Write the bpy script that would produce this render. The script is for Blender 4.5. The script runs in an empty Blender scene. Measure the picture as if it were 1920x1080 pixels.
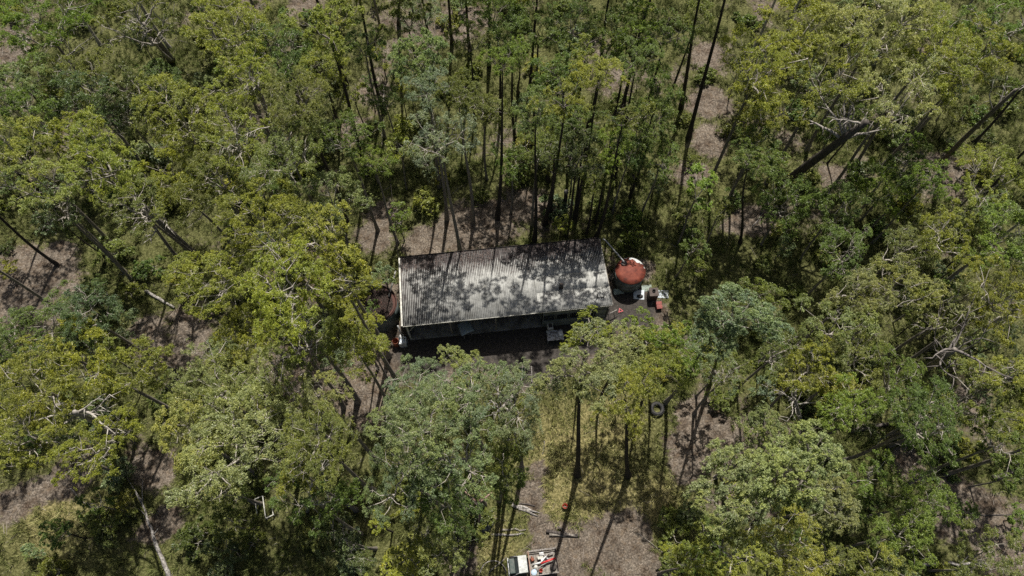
import bpy, bmesh, math, random
import numpy as np
from mathutils import Vector, Matrix, Quaternion

# ------------------------------------------------------------------ camera, sky, sun, exposure
SC = bpy.context.scene
COL = SC.collection
HCAM, OFF, FPX = 58.0, math.radians(26.0), 1274.0
cam_d = bpy.data.cameras.new('camera'); cam = bpy.data.objects.new('camera', cam_d); COL.objects.link(cam)
cam.location = (0, 0, HCAM); cam.rotation_euler = (OFF, 0, 0)
cam_d.sensor_width = 36.0; cam_d.lens = 36.0 * FPX / 1920.0; cam_d.clip_end = 6000; cam_d.clip_start = 0.5
SC.camera = cam
SUN_EL = math.radians(60.0); SUN_AZ = math.atan2(0.13, 1.0)      # azimuth measured from +Y towards +X
world = bpy.data.worlds.new('World'); SC.world = world; world.use_nodes = True
wn = world.node_tree.nodes; wl = world.node_tree.links
sky = wn.new('ShaderNodeTexSky'); sky.sky_type = 'NISHITA'; sky.sun_disc = False
sky.sun_elevation = SUN_EL; sky.sun_rotation = SUN_AZ; sky.dust_density = 4.0; sky.ozone_density = 0.6
bg = wn['Background']; bg.inputs['Strength'].default_value = 0.05
wl.new(sky.outputs[0], bg.inputs[0])
sd = bpy.data.lights.new('sun', 'SUN'); sd.energy = 5.0; sd.angle = math.radians(0.53); sd.color = (1.0, 0.955, 0.88)
sun = bpy.data.objects.new('sun', sd); COL.objects.link(sun)
svec = Vector((math.sin(SUN_AZ) * math.cos(SUN_EL), math.cos(SUN_AZ) * math.cos(SUN_EL), math.sin(SUN_EL)))
sun.rotation_euler = svec.to_track_quat('Z', 'Y').to_euler(); sun.location = svec * 150
SC.view_settings.view_transform = 'Standard'; SC.view_settings.look = 'None'
SC.view_settings.exposure = 0.5; SC.view_settings.gamma = 1.0; SC.view_settings.use_curve_mapping = False
SC.render.engine = 'CYCLES'
SC.cycles.max_bounces = 5; SC.cycles.diffuse_bounces = 3; SC.cycles.glossy_bounces = 2; SC.cycles.transmission_bounces = 3
SC.cycles.caustics_reflective = False; SC.cycles.caustics_refractive = False
SC.cycles.use_denoising = False

rnd = random.Random(7)
NPR = np.random.RandomState(11)
PI = math.pi
CS, SN = math.cos(OFF), math.sin(OFF)

def at(px, py, h=0.0):
    """the point at height h that the photograph shows at (px, py), in its 1920 x 1080 pixels"""
    u = (px - 960) / FPX; v = (540 - py) / FPX
    d = Vector((u, SN + CS * v, -CS + SN * v)); t = (HCAM - h) / -d.z
    return Vector((0, 0, HCAM)) + d * t
def mpp(py, h=0.0):
    v = (540 - py) / FPX
    return (HCAM - h) / (CS - SN * v) / FPX
def topix(p):
    y, z = p[1], p[2] - HCAM
    dep = y * SN - z * CS; up = y * CS + z * SN
    return 960 + FPX * p[0] / dep, 540 - FPX * up / dep

# ------------------------------------------------------------------ mesh helpers
class MB:
    def __init__(s): s.v = []; s.f = []
    def add(s, vs, fs):
        b = len(s.v); s.v += [tuple(p) for p in vs]; s.f += [tuple(i + b for i in f) for f in fs]; return s
    def box(s, c, d, rz=0.0, rx=0.0, ry=0.0, taper=1.0):
        m = Matrix.Rotation(rz, 3, 'Z') @ Matrix.Rotation(ry, 3, 'Y') @ Matrix.Rotation(rx, 3, 'X')
        vs = []
        for z in (-1, 1):
            k = taper if z > 0 else 1.0
            for x, y in ((-1, -1), (1, -1), (1, 1), (-1, 1)):
                vs.append(Vector(c) + m @ Vector((x * d[0] / 2 * k, y * d[1] / 2 * k, z * d[2] / 2)))
        return s.add(vs, [(3, 2, 1, 0), (4, 5, 6, 7), (0, 1, 5, 4), (1, 2, 6, 5), (2, 3, 7, 6), (3, 0, 4, 7)])
    def tube(s, pts, rad, n=6, cap=True):
        pts = [Vector(p) for p in pts]; k = len(pts)
        if not hasattr(rad, '__len__'): rad = [rad] * k
        vs = []; up = Vector((0.31, 0.95, 0.1))
        for i, p in enumerate(pts):
            t = (pts[min(i + 1, k - 1)] - pts[max(i - 1, 0)])
            t = t.normalized() if t.length > 1e-9 else Vector((0, 0, 1))
            a = t.cross(up)
            if a.length < 0.05: a = t.cross(Vector((1, 0, 0)))
            a.normalize(); b = t.cross(a); 
            for j in range(n):
                w = 2 * PI * j / n
                vs.append(p + (a * math.cos(w) + b * math.sin(w)) * rad[i])
        fs = []
        for i in range(k - 1):
            for j in range(n):
                j2 = (j + 1) % n
                fs.append((i * n + j, i * n + j2, (i + 1) * n + j2, (i + 1) * n + j))
        if cap:
            fs.append(tuple(range(n - 1, -1, -1))); fs.append(tuple((k - 1) * n + j for j in range(n)))
        return s.add(vs, fs)
    def lathe(s, c, prof, n=24, cap=True):
        vs = []; k = len(prof)
        for r, z in prof:
            for j in range(n):
                w = 2 * PI * j / n; vs.append((c[0] + r * math.cos(w), c[1] + r * math.sin(w), c[2] + z))
        fs = []
        for i in range(k - 1):
            for j in range(n):
                j2 = (j + 1) % n; fs.append((i * n + j, i * n + j2, (i + 1) * n + j2, (i + 1) * n + j))
        if cap:
            fs.append(tuple(range(n - 1, -1, -1))); fs.append(tuple((k - 1) * n + j for j in range(n)))
        return s.add(vs, fs)
    def mesh(s, name, smooth=False):
        m = bpy.data.meshes.new(name); m.from_pydata(s.v, [], s.f); m.update()
        if smooth: m.polygons.foreach_set('use_smooth', [True] * len(m.polygons))
        return m
    def build(s, name, mat, parent=None, smooth=False, bevel=0.0, color=None):
        o = obj(name, s.mesh(name, smooth), mat, parent, color)
        if bevel:
            b = o.modifiers.new('bevel', 'BEVEL'); b.width = bevel; b.segments = 2; b.limit_method = 'ANGLE'
        return o
def obj(name, mesh, mat=None, parent=None, color=None):
    o = bpy.data.objects.new(name, mesh); COL.objects.link(o)
    if mat and not mesh.materials: mesh.materials.append(mat)
    if parent: o.parent = parent
    if color: o.color = (*color, 1.0)
    return o
def thing(name, label, cat, loc=(0, 0, 0), rz=0.0, group=None):
    o = bpy.data.objects.new(name, None); COL.objects.link(o); o.empty_display_size = 0.3
    o.location = loc; o.rotation_euler = (0, 0, rz); return tag(o, label, cat, group)
def tag(o, label, cat, group=None):
    o['label'] = label; o['category'] = cat
    if group: o['group'] = group
    return o
def arr_mesh(name, verts, nper, attrs=None):
    """many separate n-gons from an (N*nper, 3) array"""
    nf = len(verts) // nper
    m = bpy.data.meshes.new(name)
    m.vertices.add(len(verts)); m.vertices.foreach_set('co', np.asarray(verts, np.float32).ravel())
    m.loops.add(nf * nper); m.loops.foreach_set('vertex_index', np.arange(nf * nper, dtype=np.int32))
    m.polygons.add(nf); m.polygons.foreach_set('loop_start', np.arange(0, nf * nper, nper, dtype=np.int32))
    try: m.polygons.foreach_set('loop_total', np.full(nf, nper, np.int32))
    except Exception: pass
    for k, a in (attrs or {}).items():
        at_ = m.attributes.new(k, 'FLOAT', 'FACE'); at_.data.foreach_set('value', np.asarray(a, np.float32))
    m.update(calc_edges=True); return m

# ------------------------------------------------------------------ materials
def mat(name, rough=0.8, spec=0.3):
    m = bpy.data.materials.new(name); m.use_nodes = True
    nt = m.node_tree; p = nt.nodes['Principled BSDF']; p.inputs['Roughness'].default_value = rough
    p.inputs['Specular IOR Level'].default_value = spec
    return m, nt, p
def N(nt, t, **k):
    n = nt.nodes.new(t)
    for a, b in k.items(): setattr(n, a, b)
    return n
def noise(nt, vec, scale, detail=5, rough=0.6):
    n = N(nt, 'ShaderNodeTexNoise'); n.inputs['Scale'].default_value = scale; n.inputs['Detail'].default_value = detail
    n.inputs['Roughness'].default_value = rough
    if vec is not None: nt.links.new(vec, n.inputs['Vector'])
    return n.outputs['Fac']
def ramp(nt, fac, stops):
    r = N(nt, 'ShaderNodeValToRGB'); e = r.color_ramp.elements
    while len(e) < len(stops): e.new(0.5)
    for i, (p, c) in enumerate(stops):
        e[i].position = p; e[i].color = (*c, 1) if hasattr(c, '__len__') else (c, c, c, 1)
    nt.links.new(fac, r.inputs[0]); return r.outputs[0]
def mix(nt, fac, a, b, mode='MIX'):
    x = N(nt, 'ShaderNodeMix', data_type='RGBA', blend_type=mode)
    for sock, val in ((x.inputs[0], fac), (x.inputs[6], a), (x.inputs[7], b)):
        if hasattr(val, 'links') or isinstance(val, bpy.types.NodeSocket): nt.links.new(val, sock)
        elif isinstance(val, (int, float)): sock.default_value = val if sock == x.inputs[0] else (val, val, val, 1)
        else: sock.default_value = (*val, 1)
    return x.outputs[2]
def math_(nt, op, a, b=0.0):
    x = N(nt, 'ShaderNodeMath', operation=op)
    for i, val in enumerate((a, b)):
        if isinstance(val, bpy.types.NodeSocket): nt.links.new(val, x.inputs[i])
        else: x.inputs[i].default_value = val
    return x.outputs[0]
def bump(nt, p, h, strength=0.5, dist=0.05):
    b = N(nt, 'ShaderNodeBump'); b.inputs['Strength'].default_value = strength; b.inputs['Distance'].default_value = dist
    nt.links.new(h, b.inputs['Height']); nt.links.new(b.outputs[0], p.inputs['Normal'])
def attr(nt, name):
    a = N(nt, 'ShaderNodeAttribute', attribute_name=name); return a.outputs['Fac']
def pos(nt): return N(nt, 'ShaderNodeNewGeometry').outputs['Position']
def ocoord(nt, o=None):
    t = N(nt, 'ShaderNodeTexCoord')
    if o: t.object = o
    return t.outputs['Object']
def smap(nt, vec, scale):
    m = N(nt, 'ShaderNodeMapping'); m.inputs['Scale'].default_value = scale; nt.links.new(vec, m.inputs['Vector']); return m.outputs[0]

def worn(name, a, b, scale=6.0, rough=0.7, spec=0.3, metal=0.0, thresh=(0.42, 0.62), fine=40.0, bumpy=0.25):
    """paint or metal of colour a, worn or dirty to colour b in patches"""
    m, nt, p = mat(name, rough, spec); p.inputs['Metallic'].default_value = metal
    v = ocoord(nt); f = ramp(nt, noise(nt, v, scale), [(thresh[0], 0.0), (thresh[1], 1.0)])
    c = mix(nt, f, a, b); g = ramp(nt, noise(nt, v, fine, 3), [(0.3, 0.75), (0.7, 1.2)])
    nt.links.new(mix(nt, 1.0, c, g, 'MULTIPLY'), p.inputs['Base Color'])
    if bumpy: bump(nt, p, noise(nt, v, fine * 0.6, 3), bumpy, 0.02)
    return m

# leaf: the tree's own colour from the object, varied per leaf and per clump
def leaf_material():
    m, nt, p = mat('leaf', 0.42, 0.35)
    oi = N(nt, 'ShaderNodeObjectInfo')
    t = attr(nt, 'tint'); c = attr(nt, 'clump')
    base = oi.outputs['Color']
    warm = mix(nt, 1.0, base, (1.1, 1.1, 0.7), 'MULTIPLY'); cool = mix(nt, 1.0, base, (0.86, 0.93, 1.05), 'MULTIPLY')
    col = mix(nt, c, cool, warm)
    col = mix(nt, 1.0, col, ramp(nt, t, [(0.0, (0.62, 0.66, 0.6)), (0.5, (1.0, 1.0, 1.0)), (0.9, (1.4, 1.38, 1.4)), (0.985, (1.6, 1.55, 1.6)), (1.0, (1.6, 1.2, 1.0))]), 'MULTIPLY')
    nt.links.new(col, p.inputs['Base Color'])
    tr = N(nt, 'ShaderNodeBsdfTranslucent'); nt.links.new(mix(nt, 1.0, col, (1.1, 1.2, 0.6), 'MULTIPLY'), tr.inputs[0])
    ms = N(nt, 'ShaderNodeMixShader'); ms.inputs[0].default_value = 0.42
    nt.links.new(p.outputs[0], ms.inputs[1]); nt.links.new(tr.outputs[0], ms.inputs[2])
    nt.links.new(ms.outputs[0], nt.nodes['Material Output'].inputs[0]); return m
LEAF = leaf_material()
def bark_material():
    m, nt, p = mat('bark', 0.85, 0.2)
    oi = N(nt, 'ShaderNodeObjectInfo'); v = pos(nt)
    f = ramp(nt, noise(nt, smap(nt, v, (5, 5, 0.9)), 1.6, 6, 0.65), [(0.3, (0.45, 0.43, 0.42)), (0.52, (0.95, 0.93, 0.9)), (0.72, (1.35, 1.32, 1.28))])
    nt.links.new(mix(nt, 1.0, oi.outputs['Color'], f, 'MULTIPLY'), p.inputs['Base Color'])
    bump(nt, p, noise(nt, smap(nt, v, (14, 14, 3)), 1.5, 4), 0.6, 0.03); return m
BARK = bark_material()

# ------------------------------------------------------------------ the ground: where it is bare, grassy or yard dirt with shade darkened into its colour
BARE = [(1320, 110, 36), (1325, 190, 36), (1330, 270, 40), (1300, 330, 36), (1400, 420, 34), (860, 430, 60), (800, 450, 40), (920, 420, 50), (980, 380, 40), (60, 540, 70), (120, 470, 40),
        (290, 620, 55), (340, 600, 50), (350, 660, 55), (680, 740, 44), (690, 690, 40), (730, 640, 26), (720, 560, 40), (1010, 880, 26), (1000, 930, 30), (1020, 990, 30), (1160, 1010, 60),
        (1200, 1060, 60), (870, 1040, 40), (1215, 500, 26), (50, 930, 70), (120, 900, 60), (310, 980, 40), (1310, 790, 40), (1290, 850, 40), (1800, 960, 60), (1860, 1010, 50), (1700, 880, 40),
        (20, 80, 30), (890, 40, 40), (650, 250, 30), (1040, 1030, 50), (300, 880, 40), (1560, 330, 20), (720, 400, 30), (700, 450, 36), (560, 680, 60)]
GRASS = [(110, 1000, 70), (200, 950, 60), (60, 880, 50), (1060, 850, 60), (1130, 800, 60), (1060, 930, 45), (1130, 930, 60), (1240, 950, 40), (930, 1020, 50), (1210, 860, 30), (250, 130, 40), (290, 110, 30), (1260, 480, 60), (1330, 520, 60),
         (1420, 500, 60), (1480, 560, 40), (750, 230, 40), (760, 330, 30), (900, 330, 40), (430, 1000, 90), (340, 1060, 60), (130, 1010, 70), (40, 1040, 60), (1200, 440, 60), (1500, 620, 50), (700, 950, 50),
         (800, 980, 40), (1380, 480, 50), (1400, 300, 30), (1290, 560, 40), (180, 420, 60), (950, 180, 40), (1280, 720, 30), (680, 860, 40), (1250, 1030, 30), (1640, 420, 60), (1160, 380, 50), (640, 980, 60)]
DIRT = [(800, 650, 60), (880, 640, 60), (960, 640, 60), (1030, 650, 60), (1000, 690, 40), (1100, 620, 50), (1180, 580, 50), (900, 600, 60), (1000, 590, 60)]  # bare yard before the shed; its shade is painted into the ground colour
STRAW = [(1060, 840, 80), (1130, 800, 70), (1050, 930, 60), (1130, 920, 80), (1230, 940, 50), (930, 1020, 40), (110, 960, 70)]
def blobs(lst): return [(at(x, y).x, at(x, y).y, r * mpp(y)) for x, y, r in lst]
BAREW, GRASSW, SHADED_DIRTW, STRAWW = blobs(BARE), blobs(GRASS), blobs(DIRT), blobs(STRAW)
def vnoise(x, y, s, seed):
    """value noise, numpy"""
    x = np.asarray(x, float) / s + seed * 17.3; y = np.asarray(y, float) / s + seed * 9.1
    xi = np.floor(x); yi = np.floor(y); fx = x - xi; fy = y - yi
    fx = fx * fx * (3 - 2 * fx); fy = fy * fy * (3 - 2 * fy)
    h = lambda a, b: np.modf(np.abs(np.sin(a * 127.1 + b * 311.7 + seed * 74.7) * 43758.5453))[0]
    return (h(xi, yi) * (1 - fx) + h(xi + 1, yi) * fx) * (1 - fy) + (h(xi, yi + 1) * (1 - fx) + h(xi + 1, yi + 1) * fx) * fy
def field(x, y, bl):
    x = np.asarray(x, float); f = np.zeros_like(x)
    for bx, by, br in bl: f = np.maximum(f, np.exp(-(((x - bx) ** 2 + (y - by) ** 2) / (br * br))))
    return f
def grassiness(x, y):
    g = 0.5 * vnoise(x, y, 6.0, 1) + 0.35 * vnoise(x, y, 2.2, 2) + 0.15 * vnoise(x, y, 0.8, 3)
    g = g + 0.06 + 0.55 * field(x, y, GRASSW) - 0.65 * field(x, y, BAREW) - 1.0 * field(x, y, SHADED_DIRTW)
    return np.clip((g - 0.23) / 0.28, 0, 1)
YARD = at(960, 560)
def gz(x, y):
    x = np.asarray(x, float); y = np.asarray(y, float)
    k = np.clip((np.hypot((x - YARD.x) / 1.5, y - YARD.y) - 9.0) / 12.0, 0, 1) * np.clip((np.hypot(x - 1.5, y - 3.5) - 6) / 6.0, 0, 1)
    return k * (0.5 * (vnoise(x, y, 14, 5) - 0.5) + 0.16 * (vnoise(x, y, 3, 6) - 0.5))
def g0(p): return float(gz(p[0], p[1]))

def build_ground():
    def axis(a, b, st, far):
        c = list(np.arange(a, b + 1e-6, st)); d = st; lo, hi = a, b; L, Rr = [], []
        while hi < far: d *= 1.45; lo -= d; hi += d; L.append(lo); Rr.append(hi)
        return np.array(L[::-1] + c + Rr)
    X = axis(-66, 66, 0.5, 2500); Y = axis(-8, 76, 0.5, 2500)
    gx, gy = np.meshgrid(X, Y); z = gz(gx, gy)
    inside = (np.abs(gx) < 68) & (gy > -10) & (gy < 78); z = np.where(inside, z, 0.0)
    nx, ny = len(X), len(Y)
    m = bpy.data.meshes.new('ground')
    idx = np.arange(nx * ny).reshape(ny, nx)
    q = np.stack([idx[:-1, :-1], idx[:-1, 1:], idx[1:, 1:], idx[1:, :-1]], -1).reshape(-1, 4)
    m.vertices.add(nx * ny); m.vertices.foreach_set('co', np.stack([gx, gy, z], -1).astype(np.float32).ravel())
    m.loops.add(q.size); m.loops.foreach_set('vertex_index', q.astype(np.int32).ravel())
    m.polygons.add(len(q)); m.polygons.foreach_set('loop_start', np.arange(0, q.size, 4, dtype=np.int32))
    m.polygons.foreach_set('use_smooth', np.ones(len(q), bool))
    m.update(calc_edges=True)
    for nm, val in (('grass', grassiness(gx, gy)), ('dirt', np.clip(field(gx, gy, SHADED_DIRTW) * 1.3, 0, 1)), ('straw', np.clip(field(gx, gy, STRAWW) * 1.3, 0, 1))):
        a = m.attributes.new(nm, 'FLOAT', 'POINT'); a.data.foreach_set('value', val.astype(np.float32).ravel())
    mt, nt, p = mat('leaf_litter_ground', 0.95, 0.1)
    v = pos(nt)
    lit = ramp(nt, noise(nt, v, 7.0, 8, 0.75), [(0.30, (0.024, 0.021, 0.018)), (0.42, (0.088, 0.078, 0.068)), (0.54, (0.162, 0.149, 0.131)), (0.70, (0.256, 0.241, 0.219))])
    vor = N(nt, 'ShaderNodeTexVoronoi'); vor.inputs['Scale'].default_value = 9.0; nt.links.new(v, vor.inputs['Vector'])
    flk = ramp(nt, vor.outputs['Color'], [(0.1, 0.55), (0.5, 0.95), (0.9, 1.5)])
    lit = mix(nt, 0.8, lit, mix(nt, 1.0, lit, flk, 'MULTIPLY'))
    big = ramp(nt, noise(nt, v, 0.35, 4), [(0.3, (0.72, 0.70, 0.68)), (0.7, (1.15, 1.1, 1.05))])
    lit = mix(nt, 1.0, lit, big, 'MULTIPLY')
    lit = mix(nt, 1.0, lit, ramp(nt, noise(nt, v, 0.9, 6, 0.7), [(0.36, (0.50, 0.42, 0.36)), (0.5, (0.98, 0.92, 0.86)), (0.68, (1.2, 1.16, 1.1))]), 'MULTIPLY')
    lit = mix(nt, ramp(nt, noise(nt, v, 2.3, 5, 0.7), [(0.52, 0.0), (0.66, 0.7)]), lit, (0.15, 0.112, 0.075))
    grs = ramp(nt, noise(nt, v, 5.0, 7, 0.75), [(0.3, (0.019, 0.020, 0.008)), (0.46, (0.062, 0.065, 0.022)), (0.58, (0.129, 0.131, 0.052)), (0.74, (0.210, 0.203, 0.099))])
    gf = ramp(nt, math_(nt, 'ADD', attr(nt, 'grass'), math_(nt, 'MULTIPLY', math_(nt, 'SUBTRACT', noise(nt, v, 2.2, 6, 0.7), 0.5), 2.2)), [(0.28, 0.0), (0.75, 1.0)])
    grs = mix(nt, attr(nt, 'straw'), grs, mix(nt, 1.0, grs, (2.0, 1.72, 2.0), 'MULTIPLY'))
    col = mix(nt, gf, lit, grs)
    shaded_drt = ramp(nt, noise(nt, v, 4.0, 8, 0.75), [(0.3, (0.022, 0.020, 0.018)), (0.55, (0.060, 0.053, 0.047)), (0.75, (0.128, 0.109, 0.098))])  # bare dirt, coloured near black to deepen the shade on the yard
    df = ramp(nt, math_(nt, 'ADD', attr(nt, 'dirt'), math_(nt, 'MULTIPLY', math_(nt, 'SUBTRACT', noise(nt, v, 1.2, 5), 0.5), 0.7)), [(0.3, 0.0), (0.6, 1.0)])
    col = mix(nt, df, col, shaded_drt)
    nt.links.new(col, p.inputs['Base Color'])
    bump(nt, p, math_(nt, 'ADD', noise(nt, v, 9.0, 6, 0.7), noise(nt, v, 1.6, 3)), 0.9, 0.12)
    o = obj('ground', m, mt); o['kind'] = 'structure'
build_ground()

# ------------------------------------------------------------------ foliage crowns (made once, shared)
UP = np.array([0, 0, 1.0])
def unit(a): return a / np.maximum(np.linalg.norm(a, axis=-1, keepdims=True), 1e-9)
def leaf_quads(P, rs, ln, wd, upbias=1.5):
    n = len(P)
    nor = unit(rs.normal(size=(n, 3)) + UP * upbias)
    a = unit(np.cross(nor, rs.normal(size=(n, 3)))); b = np.cross(nor, a)
    L = (ln * rs.uniform(0.65, 1.35, n))[:, None]; W = (wd * rs.uniform(0.7, 1.3, n))[:, None]
    droop = -UP * L * 0.15
    v = np.stack([P - a * L * 0.5 + droop, P - a * L * 0.02 + b * W * 0.5, P + a * L * 0.5 + droop, P - a * L * 0.02 - b * W * 0.5], 1)
    return v.reshape(-1, 3)
def make_crown(seed, R, zr, headr, nhead, lpc, nclump=9, ln=0.135, wd=0.048, shell=0.42, bare=4, low=-0.55, zf=None):
    """foliage of domes made of clumps made of leaves, with the limbs that carry it; origin at the crown's centre"""
    rs = np.random.RandomState(seed); r2 = random.Random(seed)
    ph = rs.uniform(0, 6.28, 6); am = rs.uniform(0.1, 0.27, 3)
    heads = []; tries = 0
    while len(heads) < nhead and tries < 6000:
        tries += 1
        d = unit(rs.normal(size=3)); q = rs.uniform(shell, 1.0) ** 0.6
        p = d * q
        if p[2] < low: continue
        az = math.atan2(p[1], p[0]); k = 1 + am[0] * math.sin(2 * az + ph[0]) + am[1] * math.sin(3 * az + ph[1]) + am[2] * math.sin(5 * az + ph[2])
        p = p * np.array([(R - headr * 0.6) * k, (R - headr * 0.6) * k, zr])
        if all(np.linalg.norm((p - h) * (1, 1, 0.8)) > headr * (1.55 if tries < 2500 else 0.95) for h in heads): heads.append(p)
    heads = np.array(heads); zf = zf if zf is not None else -zr * 0.95
    fork = np.array([0, 0, zf])
    LV, TT, CC = [], [], []
    limbs = MB()
    # primary limbs to clusters of heads
    kk = max(3, min(7, nhead // 4)); cen = heads[rs.choice(len(heads), min(kk, len(heads)), replace=False)]
    for _ in range(6):
        lab = np.argmin(((heads[:, None] - cen[None]) ** 2).sum(-1), 1)
        cen = np.array([heads[lab == i].mean(0) if (lab == i).any() else cen[i] for i in range(len(cen))])
    lr = 0.025 * R + 0.014
    nodes = []
    for i, c in enumerate(cen):
        end = c * np.array([0.8, 0.8, 0.75]) + np.array([0, 0, -0.15 * zr])
        pts = []
        for t in np.linspace(0, 1, 6):
            p = fork * (1 - t) + end * t; p = p + np.array([0, 0, -0.12 * zr * math.sin(PI * t)]) + rs.normal(size=3) * 0.05 * R * math.sin(PI * t)
            pts.append(p)
        limbs.tube(pts, list(np.linspace(lr, lr * 0.38, 6)), 6, cap=False); nodes.append(np.array(pts))
    for h, l in zip(heads, lab):
        nd = nodes[l]; j = int(np.argmin(np.linalg.norm(nd[1:] - h, axis=1))) + 1
        j = max(1, j - (1 if rs.rand() < 0.5 else 0))
        s = nd[j]; e = h + np.array([0, 0, -headr * 0.25]); md = (s + e) / 2 + rs.normal(size=3) * 0.12 * np.linalg.norm(e - s)
        limbs.tube([s, md, e], [lr * 0.42, lr * 0.3, lr * 0.16], 5, cap=False)
        hr = headr * rs.uniform(0.75, 1.25); tone = rs.uniform(0, 1)
        outd = unit(np.array([h[0] / R, h[1] / R, max(h[2], 0) / zr + 0.35]))
        for c in range(nclump):
            d = unit(rs.normal(size=3) * np.array([1, 1, 0.75]) + outd * 0.75)
            if d[2] < -0.35: d[2] *= -0.5
            cp = h + d * hr * rs.uniform(0.55, 1.0) * np.array([1, 1, 0.72])
            if rs.rand() < 0.55: limbs.tube([e, (e + cp) / 2 + rs.normal(size=3) * 0.05, cp], [lr * 0.14, lr * 0.1, lr * 0.05], 3, cap=False)
            n = int(lpc * 1.25 * rs.uniform(0.5, 1.5)); cr = hr * rs.uniform(0.24, 0.38)
            k5 = rs.normal(size=(5, 3)) * np.array([cr, cr, cr * 0.5]) * 0.62
            g = k5[rs.randint(0, 5, n)] + rs.normal(size=(n, 3)) * np.array([cr, cr, cr * 0.7]) * 0.26
            g[:, 2] -= (np.hypot(g[:, 0], g[:, 1]) ** 2) * 0.45 / max(cr, 1e-3)
            LV.append(cp + g); TT.append(rs.uniform(0, 1, n)); CC.append(np.clip(np.full(n, 0.55 * tone + 0.45 * rs.rand()) + rs.normal(0, 0.06, n), 0, 1))
    for b in range(bare):                                       # bare grey branches that stand out of the leaves
        nd = nodes[r2.randrange(len(nodes))]; s = nd[r2.choice([2, 3, 4])]
        d = unit(np.array([s[0], s[1], 0]) + rs.normal(size=3) * 0.6 + UP * 0.7); L = R * rs.uniform(0.4, 0.8)
        pts = [s]
        for t in range(5): d = unit(d + rs.normal(size=3) * 0.35); pts.append(pts[-1] + d * L / 5)
        limbs.tube(pts, list(np.linspace(lr * 0.36, lr * 0.12, 6)), 4, cap=False)
        for t in (2, 3, 4):
            d2 = unit(d + rs.normal(size=3) * 0.9); limbs.tube([pts[t], pts[t] + d2 * L * 0.18 + UP * 0.05, pts[t] + d2 * L * 0.32], [lr * 0.2, lr * 0.14, lr * 0.05], 3, cap=False)
    P = np.concatenate(LV); T = np.concatenate(TT); C = np.concatenate(CC)
    m = arr_mesh('crown', leaf_quads(P, rs, ln, wd), 4, {'tint': T, 'clump': C}); m.materials.append(LEAF)
    lm = limbs.mesh('limbs', True); lm.materials.append(BARK)
    return dict(crown=m, limbs=lm, R=R, zr=zr, zf=zf, lr=lr)

PROTO = {
    'spread': [make_crown(100 + i, 3.6, (2.5, 2.0, 3.0, 2.3)[i % 4], (0.85, 0.75, 0.95)[i % 3], 27, 80, bare=5, low=(-0.55, -0.8)[i % 2]) for i in range(8)],
    'open':   [make_crown(200 + i, 3.2, (2.4, 1.9, 2.9)[i % 3], 0.72, 22, 62, 8, bare=7, low=(-0.55, -0.85)[i % 2]) for i in range(5)],
    'mid':    [make_crown(300 + i, 2.5, (2.0, 1.6, 2.5)[i % 3], (0.72, 0.62, 0.8)[i % 3], 17, 72, bare=3, low=(-0.55, -0.8)[i % 2]) for i in range(7)],
    'narrow': [make_crown(400 + i, 1.7, 2.2, 0.6, 15, 56, 8, bare=2) for i in range(3)],
    'dense':  [make_crown(500 + i, 2.6, 2.2, 0.6, 38, 84, 9, ln=0.13, wd=0.05, bare=1) for i in range(3)],
    'sparse': [make_crown(600 + i, 2.6, 2.2, 0.5, 22, 40, 7, ln=0.14, wd=0.05, bare=12) for i in range(2)],
    'sapling': [make_crown(700 + i, 1.1, 1.2, 0.42, 9, 52, 6, bare=1) for i in range(4)],
    'shrub':  [make_crown(800 + i, 0.8, 0.5, 0.34, 10, 46, 6, ln=0.14, wd=0.05, bare=1, low=-0.3) for i in range(4)],
}
COLS = {'yg': (0.262, 0.268, 0.050), 'olive': (0.178, 0.192, 0.052), 'green': (0.140, 0.184, 0.050), 'bright': (0.186, 0.240, 0.048), 'pale': (0.268, 0.278, 0.112),
        'khaki': (0.290, 0.288, 0.112), 'gg': (0.216, 0.250, 0.128), 'blue': (0.132, 0.168, 0.088), 'dark': (0.108, 0.126, 0.044), 'gold': (0.285, 0.274, 0.066), 'silver': (0.27, 0.285, 0.21)}
CWORD = {'khaki': 'pale khaki', 'yg': 'yellow-green', 'olive': 'olive', 'green': 'mid-green', 'bright': 'bright green', 'pale': 'pale olive', 'gg': 'grey-green', 'blue': 'bluish green', 'dark': 'dark green', 'gold': 'golden yellow', 'silver': 'silvery'}
BARKS = {'dark': (0.045, 0.038, 0.034), 'grey': (0.20, 0.18, 0.16), 'pale': (0.36, 0.335, 0.30)}

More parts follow.
